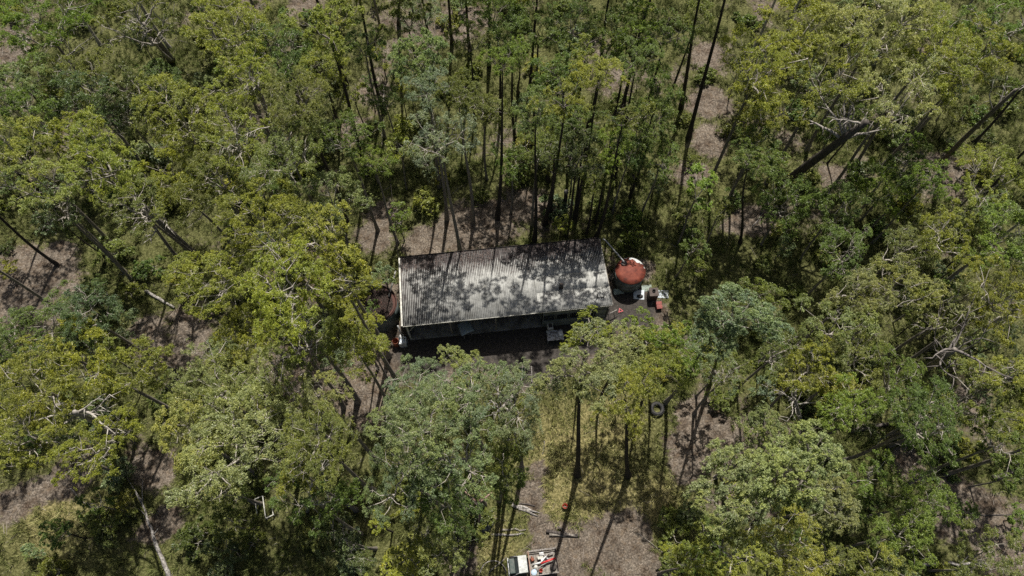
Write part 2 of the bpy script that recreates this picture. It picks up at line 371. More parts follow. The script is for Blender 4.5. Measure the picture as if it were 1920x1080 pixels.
PLANTS = []          # (object, colour, kind word, pixel) for the labels
def tree(px, py, r, H, col, kind, bark='grey', base=None, limb=None):
    p0 = PROTO[kind][rnd.randrange(len(PROTO[kind]))]
    if abs(px - 960) > 430 and kind not in ('sapling', 'shrub') and not base: H *= 0.70 if py > 560 and px < 960 else 0.8
    r = r * 0.92; zc = H * 0.86
    s = 1.0
    for _ in range(3):
        rm = r * mpp(py, zc); s = rm / p0['R']; zc = max(H - p0['zr'] * s, 0.35 * H)
    C = at(px, py, zc)
    fz = max(zc + p0['zf'] * s, 0.12 * H)
    fork = Vector((C.x, C.y, fz))
    if base: b = at(*base); 
    else: b = Vector((C.x + rnd.uniform(-1, 1) * 0.035 * H, C.y + rnd.uniform(-1, 1) * 0.035 * H, 0))
    b.z = g0(b) - 0.1
    nm, word, cat = {'dense': ('wattle_tree', 'dense rounded tree', 'tree'), 'sparse': ('thin_gum_tree', 'sparse twiggy gum tree', 'tree'), 'sapling': ('sapling', 'slender sapling', 'sapling'),
                     'shrub': ('shrub', 'low shrub', 'shrub'), 'narrow': ('slender_gum_tree', 'narrow-crowned gum tree', 'tree'), 'open': ('gum_tree', 'open-crowned gum tree', 'tree')}.get(kind, ('gum_tree', 'broad gum tree' if r > 84 else 'gum tree', 'tree'))
    root = thing(nm, '', cat, b)
    # trunk
    r1 = p0['lr'] * s * 1.05; r0 = max(r1 * 1.25, 0.0088 * H + 0.015) if kind not in ('shrub',) else r1
    k = 9; pts = []; rad = []
    wk = 0.35 if base else 1.0
    w1 = wk * Vector((rnd.uniform(-1, 1), rnd.uniform(-1, 1), 0)) * 0.010 * H; w2 = Vector((rnd.uniform(-1, 1), rnd.uniform(-1, 1), 0)) * 0.006 * H
    for i in range(k):
        t = i / (k - 1); fb = fork - b; e_ = t + 0.3 * t * t * (1 - t); q = Vector((fb.x * e_, fb.y * e_, fb.z * t)) + w1 * math.sin(PI * t) + w2 * math.sin(2 * PI * t)
        pts.append(q); rad.append((r0 * (1 - t) + r1 * t) * (1.0 + 0.55 * max(0, 0.12 - t) / 0.12))
    MB().tube(pts, rad, 8, cap=False).build('trunk', BARK, root, True, color=BARKS[bark])
    kb = rnd.uniform(0.9, 1.12); tone = tuple(c * kb * w for c, w in zip(COLS[col], (rnd.uniform(0.92, 1.03), 1.0, rnd.uniform(0.85, 1.2))))
    rot = rnd.uniform(0, 2 * PI); kx = rnd.uniform(0.84, 1.18); kz = rnd.uniform(0.85, 1.1)
    for part, colr in (('limbs', BARKS[limb or ('pale' if bark != 'dark' else 'grey')]), ('crown', tone)):
        o = obj(part, p0[part], None, root, colr); o.location = C - b; o.rotation_euler = (rnd.uniform(-.12, .12), rnd.uniform(-.12, .12), rot); o.scale = (s * kx, s / kx, s * kz)
    PLANTS.append((root, col, word, (px, py)))
    return root

TREES = [
 (698, 573, 15, 5.5, 'green', 'sapling'),
 # px, py, r, height, colour, kind, bark
 (75, 45, 88, 20, 'bright', 'spread'), (35, 150, 60, 18, 'gg', 'mid'), (150, 150, 66, 16, 'olive', 'open'), (60, 205, 62, 17, 'green', 'mid'), (8, 190, 34, 19, 'bright', 'mid'),
 (430, 45, 84, 24, 'yg', 'spread'), (525, 85, 68, 21, 'green', 'mid'), (610, 45, 72, 22, 'yg', 'mid', 'dark'), (450, 140, 74, 23, 'yg', 'open'), (255, 170, 60, 13, 'dark', 'mid'),
 (170, 195, 70, 16, 'blue', 'mid'), (30, 275, 66, 22, 'gold', 'mid'), (120, 250, 60, 19, 'yg', 'mid'), (185, 300, 88, 22, 'yg', 'spread'), (330, 215, 84, 21, 'yg', 'spread'), (310, 150, 42, 9, 'green', 'dense'),
 (440, 250, 80, 22, 'yg', 'open'), (560, 185, 74, 20, 'olive', 'spread', 'dark'), (540, 285, 82, 19, 'olive', 'spread'), (645, 255, 56, 17, 'green', 'mid'), (700, 305, 40, 14, 'bright', 'mid'),
 (60, 345, 74, 21, 'khaki', 'open'), (400, 335, 84, 19, 'olive', 'spread'), (110, 385, 60, 18, 'gg', 'sparse'), (620, 365, 64, 15, 'gg', 'mid'), (500, 425, 96, 24, 'yg', 'spread'),
 (610, 445, 78, 23, 'yg', 'mid'), (400, 525, 84, 22, 'yg', 'spread'), (530, 545, 112, 24, 'yg', 'spread'), (640, 525, 74, 22, 'yg', 'open'), (665, 650, 60, 17, 'yg', 'mid'), (462, 622, 64, 20, 'yg', 'spread'),
 (560, 635, 70, 18, 'olive', 'open'), (320, 330, 60, 17, 'yg', 'mid'), (480, 340, 60, 15, 'green', 'mid'), 
 (160, 590, 74, 22, 'blue', 'spread'), (60, 625, 80, 21, 'green', 'spread'), (60, 720, 92, 24, 'yg', 'spread'), (155, 680, 84, 23, 'yg', 'mid'), (262, 690, 62, 20, 'yg', 'mid'), (40, 815, 90, 22, 'yg', 'spread'),
 (180, 840, 78, 18, 'yg', 'open', 'grey', (205, 795)), (400, 725, 86, 23, 'khaki', 'spread'), (520, 720, 80, 22, 'khaki', 'open'), (600, 735, 50, 19, 'khaki', 'mid'), (450, 815, 124, 25, 'khaki', 'spread'), (350, 810, 72, 22, 'khaki', 'mid'),
 (590, 830, 82, 20, 'olive', 'spread'), (380, 900, 66, 19, 'olive', 'open'), (590, 940, 72, 16, 'green', 'mid'), (640, 1010, 62, 12, 'dark', 'mid'), (560, 880, 50, 17, 'yg', 'mid'),
 (778, 726, 70, 20, 'gg', 'spread'), (868, 684, 44, 18, 'pale', 'mid'), (880, 730, 84, 21, 'gg', 'open'), (790, 795, 92, 22, 'gg', 'spread'), (965, 745, 72, 21, 'gg', 'spread'), (950, 825, 66, 18, 'olive', 'mid'),
 (742, 778, 48, 19, 'gg', 'mid'), (755, 880, 90, 19, 'blue', 'spread'), (865, 850, 86, 21, 'gg', 'open'), (940, 880, 56, 15, 'green', 'mid'), (830, 930, 80, 17, 'green', 'spread'), 
 (845, 1025, 62, 15, 'khaki', 'mid'), (775, 1060, 50, 12, 'yg', 'mid'),
 (1108, 620, 48, 13, 'yg', 'mid'), (1095, 690, 86, 24, 'pale', 'mid', 'dark', (1082, 890)), (1160, 665, 66, 14, 'pale', 'mid', 'dark'), (1200, 605, 32, 12, 'bright', 'sapling'), (1275, 655, 54, 13, 'bright', 'mid'),
 (1235, 695, 56, 14, 'yg', 'mid', 'dark'), (1182, 735, 66, 22, 'yg', 'mid', 'dark', (1178, 892)), (1245, 640, 40, 12, 'yg', 'mid'),
 (1385, 585, 64, 20, 'gg', 'dense', 'grey', (1335, 705)), (1338, 630, 46, 18, 'gg', 'dense'), (1312, 355, 40, 11, 'bright', 'sapling'), (1350, 690, 46, 9, 'gg', 'mid'),
 (1425, 125, 84, 23, 'yg', 'spread'), (1505, 60, 76, 22, 'yg', 'mid'), (1560, 122, 84, 24, 'yg', 'open'), (1650, 55, 104, 25, 'khaki', 'spread'), (1750, 95, 92, 24, 'yg', 'spread'), (1690, 175, 90, 23, 'khaki', 'open'),
 (1445, 205, 66, 19, 'yg', 'mid'), (1425, 265, 62, 16, 'green', 'mid'), (1832, 105, 74, 23, 'yg', 'spread', 'grey'), (1885, 45, 80, 23, 'bright', 'spread'),
 (1705, 312, 54, 13, 'green', 'mid'), (1745, 335, 44, 15, 'bright', 'mid'), (1855, 335, 70, 18, 'yg', 'open'), (1885, 440, 70, 18, 'bright', 'mid'),
 (1480, 375, 62, 13, 'green', 'mid'), (1570, 395, 60, 13, 'green', 'mid'), (1650, 350, 56, 12, 'bright', 'mid'), (1590, 470, 62, 14, 'green', 'open'), (1690, 470, 66, 15, 'olive', 'open'), (1780, 440, 66, 18, 'yg', 'open'),
 (1880, 560, 74, 20, 'yg', 'spread'), (1610, 545, 66, 18, 'pale', 'open'), (1690, 545, 74, 19, 'khaki', 'open'), (1790, 585, 74, 18, 'khaki', 'sparse', 'grey'), (1570, 615, 66, 18, 'pale', 'mid'), (1465, 655, 60, 15, 'olive', 'open'),
 (1525, 690, 64, 17, 'yg', 'mid'), (1620, 665, 70, 17, 'olive', 'open'), (1688, 718, 62, 18, 'green', 'spread'), (1590, 755, 60, 18, 'bright', 'mid'), (1740, 795, 84, 20, 'green', 'spread'), (1840, 750, 84, 20, 'olive', 'open'),
 (1900, 700, 62, 21, 'yg', 'mid'), (1880, 830, 62, 18, 'green', 'mid'), (1450, 825, 56, 18, 'pale', 'dense'), (1380, 905, 84, 21, 'pale', 'dense', 'dark', (1352, 1010)), (1490, 880, 82, 22, 'pale', 'dense', 'dark', (1415, 985)), (1560, 945, 56, 18, 'pale', 'dense'),
 (1640, 890, 46, 14, 'bright', 'mid'), (1730, 940, 58, 13, 'bright', 'mid'), (1700, 1005, 62, 14, 'bright', 'mid'), (1790, 960, 40, 9, 'green', 'mid'), (1480, 1030, 84, 19, 'gold', 'spread'), (1380, 1045, 74, 18, 'yg', 'mid'),
 (1300, 1060, 50, 13, 'yg', 'mid'), (1640, 1070, 60, 16, 'gold', 'mid'), (1560, 1050, 50, 12, 'olive', 'mid'), (1860, 1060, 70, 13, 'olive', 'mid'), (1420, 985, 56, 15, 'gg', 'mid'),
 (788, 110, 54, 20, 'gg', 'dense'), (825, 255, 76, 19, 'silver', 'open', 'grey'), (800, 168, 46, 20, 'gg', 'mid'), (858, 170, 42, 20, 'olive', 'mid'), (942, 112, 40, 22, 'bright', 'mid', 'dark'), (975, 95, 26, 17, 'bright', 'narrow', 'dark', (972, 176)),
 (930, 20, 52, 18, 'bright', 'mid', 'dark'), (1010, 55, 52, 17, 'green', 'mid', 'dark'), (1075, 40, 56, 18, 'green', 'open', 'dark'), (1050, 135, 54, 17, 'green', 'mid', 'dark'), (1125, 140, 46, 22, 'yg', 'mid', 'dark'), (1062, 180, 56, 22, 'yg', 'mid', 'dark', (1022, 420)),
 (1145, 60, 50, 19, 'green', 'mid', 'dark'), (1200, 35, 32, 18, 'bright', 'narrow', 'dark'), (1250, 60, 56, 17, 'green', 'open', 'dark'), (1195, 115, 48, 19, 'green', 'mid', 'dark'), (1225, 225, 52, 14, 'green', 'mid', 'dark'),
 (1170, 220, 44, 19, 'olive', 'mid', 'dark'), (1185, 280, 40, 12, 'green', 'mid'), (1005, 205, 50, 21, 'green', 'mid', 'dark'), (1010, 275, 46, 15, 'olive', 'mid'), (905, 200, 46, 13, 'olive', 'mid'), (1085, 285, 54, 16, 'dark', 'mid', 'dark'),
 (1120, 325, 44, 12, 'olive', 'mid', 'dark'), (720, 185, 38, 9, 'green', 'mid'), (680, 80, 46, 15, 'green', 'mid'), (760, 20, 40, 16, 'olive', 'narrow', 'dark'), (1310, 25, 36, 17, 'olive', 'narrow', 'dark'),
 (265, 40, 72, 17, 'olive', 'sparse', 'pale', (320, 110)), (255, 385, 70, 17, 'olive', 'open', 'grey', (375, 485)), (600, 130, 46, 17, 'yg', 'mid', 'dark', (636, 228)),
 (960, 62, 46, 17, 'green', 'mid', 'dark'), (1100, 92, 46, 18, 'yg', 'mid', 'dark'), (1180, 62, 44, 18, 'bright', 'mid', 'dark'), (1040, 240, 46, 15, 'green', 'mid', 'dark'), (1150, 272, 46, 14, 'bright', 'mid', 'dark'), (1240, 165, 46, 15, 'green', 'mid', 'dark'),
 (1095, 228, 46, 16, 'green', 'mid', 'dark'), (880, 70, 40, 14, 'olive', 'mid', 'dark'), (960, 300, 44, 10, 'green', 'mid'), (1240, 300, 40, 11, 'green', 'mid'), (668, 596, 40, 12, 'yg', 'mid'), (690, 640, 40, 10, 'yg', 'mid'),
 # trunks seen whole, their crowns above the top of the frame
 (735, -90, 80, 22, 'olive', 'spread', 'dark', (748, 45)), (868, -95, 60, 22, 'green', 'mid', 'dark', (881, 104)), (915, -70, 50, 21, 'green', 'mid', 'dark', (917, 125)), (830, -80, 56, 21, 'olive', 'mid', 'dark', (848, 80)),
 (1385, -90, 70, 24, 'yg', 'mid', 'dark', (1290, 262)), (1330, -75, 56, 23, 'olive', 'mid', 'dark', (1276, 205)), (1410, 300, 40, 15, 'green', 'mid', 'dark', (1388, 455)), (780, -60, 50, 19, 'green', 'mid', 'dark', (808, 72)),
 (1010, -60, 66, 21, 'yg', 'mid', 'dark'), (1150, -60, 70, 22, 'green', 'spread', 'dark'), (660, -60, 70, 21, 'yg', 'mid', 'dark'), (1240, -70, 60, 22, 'olive', 'mid', 'dark'),
]
for t in TREES: tree(*t)
NMAIN = len(PLANTS)
# the forest beyond the frame, whose shade falls into the picture
for px, py in [(60, -110), (190, -90), (320, -110), (440, -90), (560, -110), (1470, -100), (1580, -110), (1690, -90), (1800, -110), (1900, -90), (-90, 60), (-80, 210), (-90, 350), (-80, 480), (-90, 620),
               (2000, 80), (2010, 220), (2000, 360), (2010, 520), (2000, 660), (2010, 800), (480, 1180), (660, 1170), (1420, 1180), (1620, 1180)]:
    tree(px + rnd.uniform(-25, 25), py + rnd.uniform(-20, 20), rnd.uniform(66, 100), rnd.uniform(18, 25), rnd.choice(['yg', 'olive', 'green', 'yg']), rnd.choice(['spread', 'open', 'mid']), rnd.choice(['grey', 'dark', 'pale']))
# understorey: saplings and shrubs where the ground shows between the crowns
def clear_of(p):
    for bx, by, br in BAREW:
        if math.hypot(p.x - bx, p.y - by) < br * 0.85: return False
    for bx, by, br in SHADED_DIRTW:
        if math.hypot(p.x - bx, p.y - by) < br * 1.05: return False
    px, py = topix(p)
    if 735 < px < 1165 and 430 < py < 720: return False
    if 1150 < px < 1270 and 440 < py < 610: return False
    if 440 < px < 540 and 915 < py < 1010: return False
    if 1195 < px < 1275 and 735 < py < 810: return False
    if 230 < px < 340 and 900 < py: return False
    if 640 < px < 745 and 560 < py < 860: return False
    if 900 < px < 1260 and py > 740: return False
    return True
got = []; tries = 0
while len(got) < 365 and tries < 9000:
    tries += 1
    px, py = rnd.uniform(-10, 1930), rnd.uniform(0, 1080); p = at(px, py)
    if not clear_of(p) or any((p - q).length < 1.7 for q in got) or rnd.random() > 0.2 + float(grassiness(p.x, p.y)): continue
    got.append(p)
    if len(got) <= 34:
        if px < 350 and py > 850 or px < 430 and 430 < py < 700 or 880 < px < 1280 and py > 560 or 700 < px < 1180 and 330 < py < 600: continue
        H = rnd.uniform(7, 12.5); tree(px, py, rnd.uniform(1.3, 2.1) / mpp(py, H), H, rnd.choice(['green', 'olive', 'gg', 'dark', 'yg', 'blue']), rnd.choice(['mid', 'open', 'narrow', 'sparse']), rnd.choice(['grey', 'dark']))
    elif len(got) <= 135:
        H = rnd.uniform(3.5, 8.5); tree(px, py, rnd.uniform(0.9, 1.5) / mpp(py, H), H, rnd.choice(['green', 'olive', 'bright', 'dark', 'gg', 'yg']), 'sapling', rnd.choice(['grey', 'dark']))
    else:
        H = rnd.uniform(0.9, 2.1); tree(px, py, rnd.uniform(0.7, 1.6) / mpp(py, H), H, rnd.choice(['olive', 'green', 'dark', 'olive', 'gold', 'gg']), 'shrub', 'grey')

# labels: look, then the place it is found at
XW = [(-1e9, 150, 'by the left edge'), (150, 330, 'well left of the shed'), (330, 520, 'left of the shed'), (520, 720, 'just left of the shed'), (720, 890, "by the shed's left half"), (890, 1050, "by the shed's middle"),
      (1050, 1230, "by the shed's right end"), (1230, 1400, 'just right of the red-topped tank'), (1400, 1590, 'right of the red-topped tank'), (1590, 1770, 'well right of the red-topped tank'), (1770, 1e9, 'by the right edge')]
YW = [(-1e9, 90, 'along the top edge'), (90, 200, 'below the top edge'), (200, 320, 'in the upper third'), (320, 440, 'just higher than the roof'), (440, 600, 'level with the roof'), (600, 720, 'just lower than the roof'), (720, 850, 'in the lower third'), (850, 980, 'low down'), (980, 1e9, 'along the bottom edge')]
cells = {}
for root, col, word, (px, py) in PLANTS:
    xw = next(w for a, b, w in XW if a <= px < b); yw = next(w for a, b, w in YW if a <= py < b)
    cells.setdefault((col, word, xw, yw), []).append((root, px, py))
for (col, word, xw, yw), mem in cells.items():
    base = f'{CWORD[col]} {word} {xw}, {yw}'
    if len(mem) == 1: mem[0][0]['label'] = base
    else:
        hor = (max(m[1] for m in mem) - min(m[1] for m in mem)) > (max(m[2] for m in mem) - min(m[2] for m in mem))
        mem.sort(key=lambda m: m[1] if hor else m[2])
        n = len(mem)
        nmw = [['leftmost', 'rightmost'], ['uppermost', 'lowest']][0 if hor else 1]
        names = [nmw[0]] + [['second'], ['second', 'third'], ['second', 'third', 'fourth']][min(n - 3, 2)] + [nmw[1]] if n > 2 else nmw
        for m, w in zip(mem, names): m[0]['label'] = f'{w} {base}'
for root, col, word, _ in PLANTS:
    root['group'] = {'tree': 'gum and wattle trees of the forest', 'sapling': 'saplings under the trees', 'shrub': 'shrubs of the understorey'}[root['category']]

# ------------------------------------------------------------------ grass tussocks, twigs
def build_grass():
    rs = np.random.RandomState(5); n = 125000
    x = rs.uniform(-62, 62, n); y = rs.uniform(-2, 70, n)
    keep = rs.rand(n) < grassiness(x, y) * 0.8 * np.clip(vnoise(x, y, 1.1, 12) * 1.9 - 0.25, 0.06, 1)
    x, y = x[keep], y[keep]; n = len(x); z = gz(x, y)
    nb = 13; hgt = rs.uniform(0.2, 0.75, n) * rs.uniform(0.6, 1.2, n)
    P = np.repeat(np.stack([x, y, z - 0.02], 1), nb, 0); Hh = np.repeat(hgt, nb) * rs.uniform(0.6, 1.2, n * nb)
    az = rs.uniform(0, 2 * PI, n * nb); ln = rs.uniform(0.3, 1.1, n * nb) * Hh
    d = np.stack([np.cos(az), np.sin(az), np.zeros_like(az)], 1); sd_ = np.stack([-np.sin(az), np.cos(az), np.zeros_like(az)], 1)
    w = rs.uniform(0.013, 0.034, n * nb)[:, None]
    st = P + d * rs.uniform(0, 0.12, n * nb)[:, None]
    v = np.stack([st - sd_ * w, st + sd_ * w, st + d * ln[:, None] + UP * Hh[:, None]], 1).reshape(-1, 3)
    m = arr_mesh('grass', v, 3, {'tint': rs.uniform(0, 1, n * nb), 'clump': np.repeat(vnoise(x, y, 5, 9), nb), 'straw': np.repeat(np.clip(field(x, y, STRAWW) * 1.3 * (0.4 + vnoise(x, y, 2, 15)), 0, 1), nb)})
    mt, nt, p = mat('dry_grass', 0.7, 0.2)
    c = mix(nt, attr(nt, 'clump'), ramp(nt, attr(nt, 'tint'), [(0, (0.038, 0.042, 0.011)), (0.6, (0.110, 0.120, 0.033)), (1, (0.220, 0.232, 0.094))]), ramp(nt, attr(nt, 'tint'), [(0, (0.028, 0.038, 0.009)), (0.6, (0.086, 0.113, 0.023)), (1, (0.176, 0.198, 0.066))]))
    c = mix(nt, attr(nt, 'straw'), c, mix(nt, 1.0, c, (2.0, 1.72, 2.2), 'MULTIPLY'))
    nt.links.new(c, p.inputs['Base Color'])
    o = obj('grass', m, mt); o['kind'] = 'stuff'
build_grass()
def build_twigs():
    rs = np.random.RandomState(6); n = 9000
    x = rs.uniform(-62, 62, n); y = rs.uniform(-2, 70, n); k = field(x, y, SHADED_DIRTW) < 0.5
    x, y = x[k], y[k]; n = len(x); z = gz(x, y) + 0.03
    az = rs.uniform(0, 2 * PI, n); L = rs.exponential(0.45, n) + 0.12; w = (0.010 + 0.012 * rs.rand(n))[:, None]
    d = np.stack([np.cos(az), np.sin(az), rs.normal(0, 0.06, n)], 1) * L[:, None]; s = np.stack([-np.sin(az), np.cos(az), np.zeros(n)], 1)
    P = np.stack([x, y, z], 1); u = np.array([0, 0, 1.0])
    a0, a1 = P - d / 2, P + d / 2; tri = [-s * w, s * w, u * w * 1.6]
    q = []
    for i, j in ((0, 1), (1, 2), (2, 0)): q.append(np.stack([a0 + tri[i], a1 + tri[i] * 0.5, a1 + tri[j] * 0.5, a0 + tri[j]], 1))
    v = np.stack(q, 1).reshape(-1, 3)
    m = arr_mesh('twig_litter', v, 4, {'tint': np.repeat(rs.uniform(0, 1, n), 3)})
    mt, nt, p = mat('dead_twig', 0.85, 0.15); nt.links.new(ramp(nt, attr(nt, 'tint'), [(0, (0.06, 0.05, 0.04)), (0.5, (0.2, 0.17, 0.14)), (1, (0.45, 0.40, 0.35))]), p.inputs['Base Color'])
    o = obj('twig_litter', m, mt); o['kind'] = 'stuff'
build_twigs()

# ------------------------------------------------------------------ the shed
HF, HB = 3.7, 3.55                                             # height of the roof at the front and at the back edge
pFL, pFR, pBL = at(755, 612, HF), at(1148, 572, HF), at(748, 488, HB)
SHED_RZ = math.atan2(pFR.y - pFL.y, pFR.x - pFL.x)
SL = (pFR - pFL).length; vv = pBL - pFL; SDp = vv.xy.dot(Vector((-math.sin(SHED_RZ), math.cos(SHED_RZ))))
SD2 = (at(1130, 444, HB) - pFR).xy.dot(Vector((-math.sin(SHED_RZ), math.cos(SHED_RZ))))
SDp = (SDp + SD2) / 2
shed = thing('shed', 'long shed with a stained grey corrugated skillion roof, an open bay and a small room', 'shed', (pFL.x, pFL.y, 0), SHED_RZ)
SLOPE = math.atan2(HB - HF, SDp)
def roof_material():
    m, nt, p = mat('weathered_roof_sheet', 0.75, 0.25)
    v = ocoord(nt, shed); sx = N(nt, 'ShaderNodeSeparateXYZ'); nt.links.new(v, sx.inputs[0])
    val = attr(nt, 'valley')
    base = ramp(nt, noise(nt, v, 1.3, 6, 0.7), [(0.3, (0.24, 0.24, 0.228)), (0.55, (0.335, 0.335, 0.32)), (0.75, (0.43, 0.43, 0.41))])
    base = mix(nt, 1.0, base, ramp(nt, noise(nt, smap(nt, v, (9.0, 0.6, 1)), 1.0, 4), [(0.3, 0.72), (0.7, 1.18)]), 'MULTIPLY')
    # lichen and wet leaf stain: thickest along the back edge and at the left end, running down the valleys
    back = math_(nt, 'MULTIPLY', math_(nt, 'SUBTRACT', sx.outputs[1], SDp * 0.60), 1.0 / (SDp * 0.20))
    left = math_(nt, 'MULTIPLY', math_(nt, 'SUBTRACT', SL * 0.30, sx.outputs[0]), 0.17)
    reg = math_(nt, 'MAXIMUM', back, math_(nt, 'SUBTRACT', left, 0.05))
    reg = math_(nt, 'ADD', reg, math_(nt, 'MULTIPLY', math_(nt, 'SUBTRACT', noise(nt, v, 0.55, 5, 0.65), 0.52), 2.6))
    st = math_(nt, 'ADD', math_(nt, 'MULTIPLY', val, 0.75), math_(nt, 'MULTIPLY', noise(nt, smap(nt, v, (6.6, 0.9, 1)), 1.0, 3, 0.7), 0.9))
    st = math_(nt, 'ADD', st, math_(nt, 'MULTIPLY', math_(nt, 'MAXIMUM', math_(nt, 'MINIMUM', reg, 1.3), -0.6), 0.62))
    st = math_(nt, 'MULTIPLY', math_(nt, 'SUBTRACT', st, 1.0), 3.0)
    f = ramp(nt, st, [(0.0, 0.0), (1.0, 1.0)])
    base = mix(nt, 1.0, base, ramp(nt, noise(nt, v, 3.2, 6, 0.75), [(0.36, (0.66, 0.66, 0.65)), (0.5, (1.0, 1.0, 0.99)), (0.64, (1.12, 1.12, 1.1))]), 'MULTIPLY')
    base = mix(nt, ramp(nt, noise(nt, v, 0.8, 6, 0.7), [(0.56, 0.0), (0.68, 0.55)]), base, (0.13, 0.125, 0.105))
    col = mix(nt, f, base, ramp(nt, noise(nt, v, 5, 4), [(0.35, (0.022, 0.02, 0.02)), (0.7, (0.075, 0.062, 0.06))]))
    nt.links.new(col, p.inputs['Base Color']); bump(nt, p, noise(nt, v, 30, 4), 0.2, 0.01); return m
ROOF = roof_material()
PITCH = 0.155; NC = 7; WS = PITCH * NC
ncol = max(1, round(SL / WS)); WS = SL / ncol; PITCH = WS / NC
def sheet_mesh(w, d):
    nx = NC * 8; t = 0.008; vs = []; val = []
    for y in (0, d):
        for i in range(nx + 1):
            x = i / nx * (w + 0.04); ph = 2 * PI * x / PITCH
            vs.append((x, y, 0.021 * math.cos(ph))); val.append(0.5 - 0.5 * math.cos(ph))
    n = nx + 1; top = [(i, i + 1, n + i + 1, n + i) for i in range(nx)]
    vs += [(a, b, c - t) for a, b, c in vs]; val += val
    k = 2 * n
    fs = top + [(k + n + i, k + n + i + 1, k + i + 1, k + i) for i in range(nx)] + [(k + i, k + i + 1, i + 1, i) for i in range(nx)] + [(n + i, n + i + 1, k + n + i + 1, k + n + i) for i in range(nx)]
    m = bpy.data.meshes.new('roof_sheet'); m.from_pydata(vs, [], fs); m.update()
    a = m.attributes.new('valley', 'FLOAT', 'POINT'); a.data.foreach_set('value', np.array(val, np.float32)); m.materials.append(ROOF)
    for f in m.polygons: f.use_smooth = True
    return m
slen = SDp / math.cos(SLOPE)
m_long = sheet_mesh(WS, slen); m_short = sheet_mesh(WS, slen * 0.27)
nleft = round(ncol * 0.66)
def sheet(m, i, y, lift):
    o = obj('roof_sheet', m, None, shed); o.location = (i * WS, y * math.cos(SLOPE), HF + y * math.sin(SLOPE) + lift + rnd.uniform(0, 0.004))
    o.rotation_euler = (SLOPE + rnd.uniform(-0.0015, 0.0015), rnd.uniform(-0.003, 0.003), rnd.uniform(-0.0015, 0.0015))
for i in range(ncol):
    if i < nleft: sheet(m_long, i, 0, 0.004 * (i % 2))
    else:
        for k in range(4): sheet(m_short, i, slen * (0.0, 0.245, 0.487, 0.73)[k], 0.022 * (3 - k) + 0.02 + 0.004 * (i % 2))
WEATH = worn('pale_green_fibro', (0.17, 0.185, 0.165), (0.09, 0.10, 0.09), 1.5)
CREAM = worn('faded_cream_paint', (0.55, 0.54, 0.48), (0.33, 0.32, 0.29), 3)
TIMB = worn('grey_timber', (0.26, 0.235, 0.20), (0.12, 0.105, 0.09), 5)
GALV = worn('dull_galvanised_metal', (0.45, 0.46, 0.46), (0.28, 0.27, 0.26), 4, 0.5, 0.4, 0.35)
DARKM = worn('dark_iron', (0.03, 0.03, 0.032), (0.07, 0.05, 0.04), 5)
CONC = worn('stained_concrete', (0.24, 0.23, 0.21), (0.11, 0.10, 0.09), 1.2)
WHITE = worn('dirty_white_enamel', (0.58, 0.60, 0.60), (0.36, 0.36, 0.34), 4, 0.45, 0.4)
RUST = worn('rust', (0.24, 0.075, 0.04), (0.13, 0.05, 0.032), 2.2, 0.85)
GLASS, nt_, p_ = mat('dusty_window_glass', 0.15, 0.5); p_.inputs['Base Color'].default_value = (0.05, 0.06, 0.065, 1)
DRUST = worn('dull_brown_rust', (0.08, 0.038, 0.03), (0.045, 0.032, 0.03), 1.8, 0.9)
BLACK = worn('black_rubber', (0.018, 0.018, 0.019), (0.04, 0.038, 0.035), 6)
RED = worn('red_plastic', (0.52, 0.03, 0.03), (0.38, 0.03, 0.03), 6, 0.4, 0.45)
SILV = worn('silver_grey_wood', (0.34, 0.32, 0.295), (0.15, 0.135, 0.125), 7, 0.9, 0.2, 0, (0.4, 0.58))
CHAR = worn('charred_wood', (0.045, 0.038, 0.034), (0.11, 0.095, 0.085), 6, 0.95)
rz_ = lambda y: HF + y * math.tan(SLOPE)
MB().box((SL / 2, -0.035, HF - 0.04), (SL, 0.03, 0.13)).build('front_fascia', CREAM, shed)
MB().box((-0.05, SDp / 2, (HF + HB) / 2 + 0.03), (0.14, SDp, 0.12), rx=SLOPE).build('barge_flashing', CREAM, shed)
MB().box((SL + 0.06, SDp / 2, (HF + HB) / 2 + 0.0), (0.05, SDp, 0.14), rx=SLOPE).build('barge_board', TIMB, shed)
gut = MB()
for dy, dz, w, h in ((0.06, -0.16, 0.02, 0.13), (0.20, -0.16, 0.02, 0.13), (0.13, -0.215, 0.12, 0.02)): gut.box((SL / 2, SDp + dy, HB + dz + 0.04), (SL + 0.1, w, h))
gut.build('gutter', DARKM, shed)
MB().box((SL / 2, SDp / 2 - 0.1, 0.05), (SL - 0.3, SDp - 0.5, 0.1)).build('floor_slab', CONC, shed)
# timber frame of the open bay
x_room = SL * 0.665
for x in (0.25, SL * 0.22, SL * 0.44):
    MB().box((x, 0.28, HF / 2 - 0.06), (0.13, 0.13, HF - 0.12)).build('post', CREAM if x < 1 else TIMB, shed, bevel=0.008)
for x in (0.25, SL * 0.22, SL * 0.44, x_room):
    MB().box((x, SDp / 2, rz_(SDp / 2) - 0.17), (0.06, SDp - 0.3, 0.18), rx=SLOPE).build('rafter', TIMB, shed)
MB().box((SL / 2, 0.28, HF - 0.33), (SL - 0.3, 0.05, 0.16)).build('front_beam', TIMB, shed)
MB().tube([(0.25, 0.35, 1.6), (1.2, 0.33, HF - 0.4)], 0.05, 6).build('brace', CREAM, shed)
MB().box((SL / 2, SDp - 0.2, HB / 2 - 0.08), (SL - 0.2, 0.08, HB - 0.3)).build('back_wall', WEATH, shed)
MB().box((0.12, SDp / 2, HB / 2 - 0.1), (0.06, SDp - 0.6, HB - 0.3)).build('end_wall', WEATH, shed)
MB().box((SL - 0.12, SDp / 2, HB / 2 - 0.1), (0.06, SDp - 0.6, HB - 0.3)).build('end_wall', WEATH, shed)
MB().box((x_room, SDp / 2, HB / 2 - 0.1), (0.06, SDp - 0.9, HB - 0.3)).build('partition_wall', WEATH, shed)
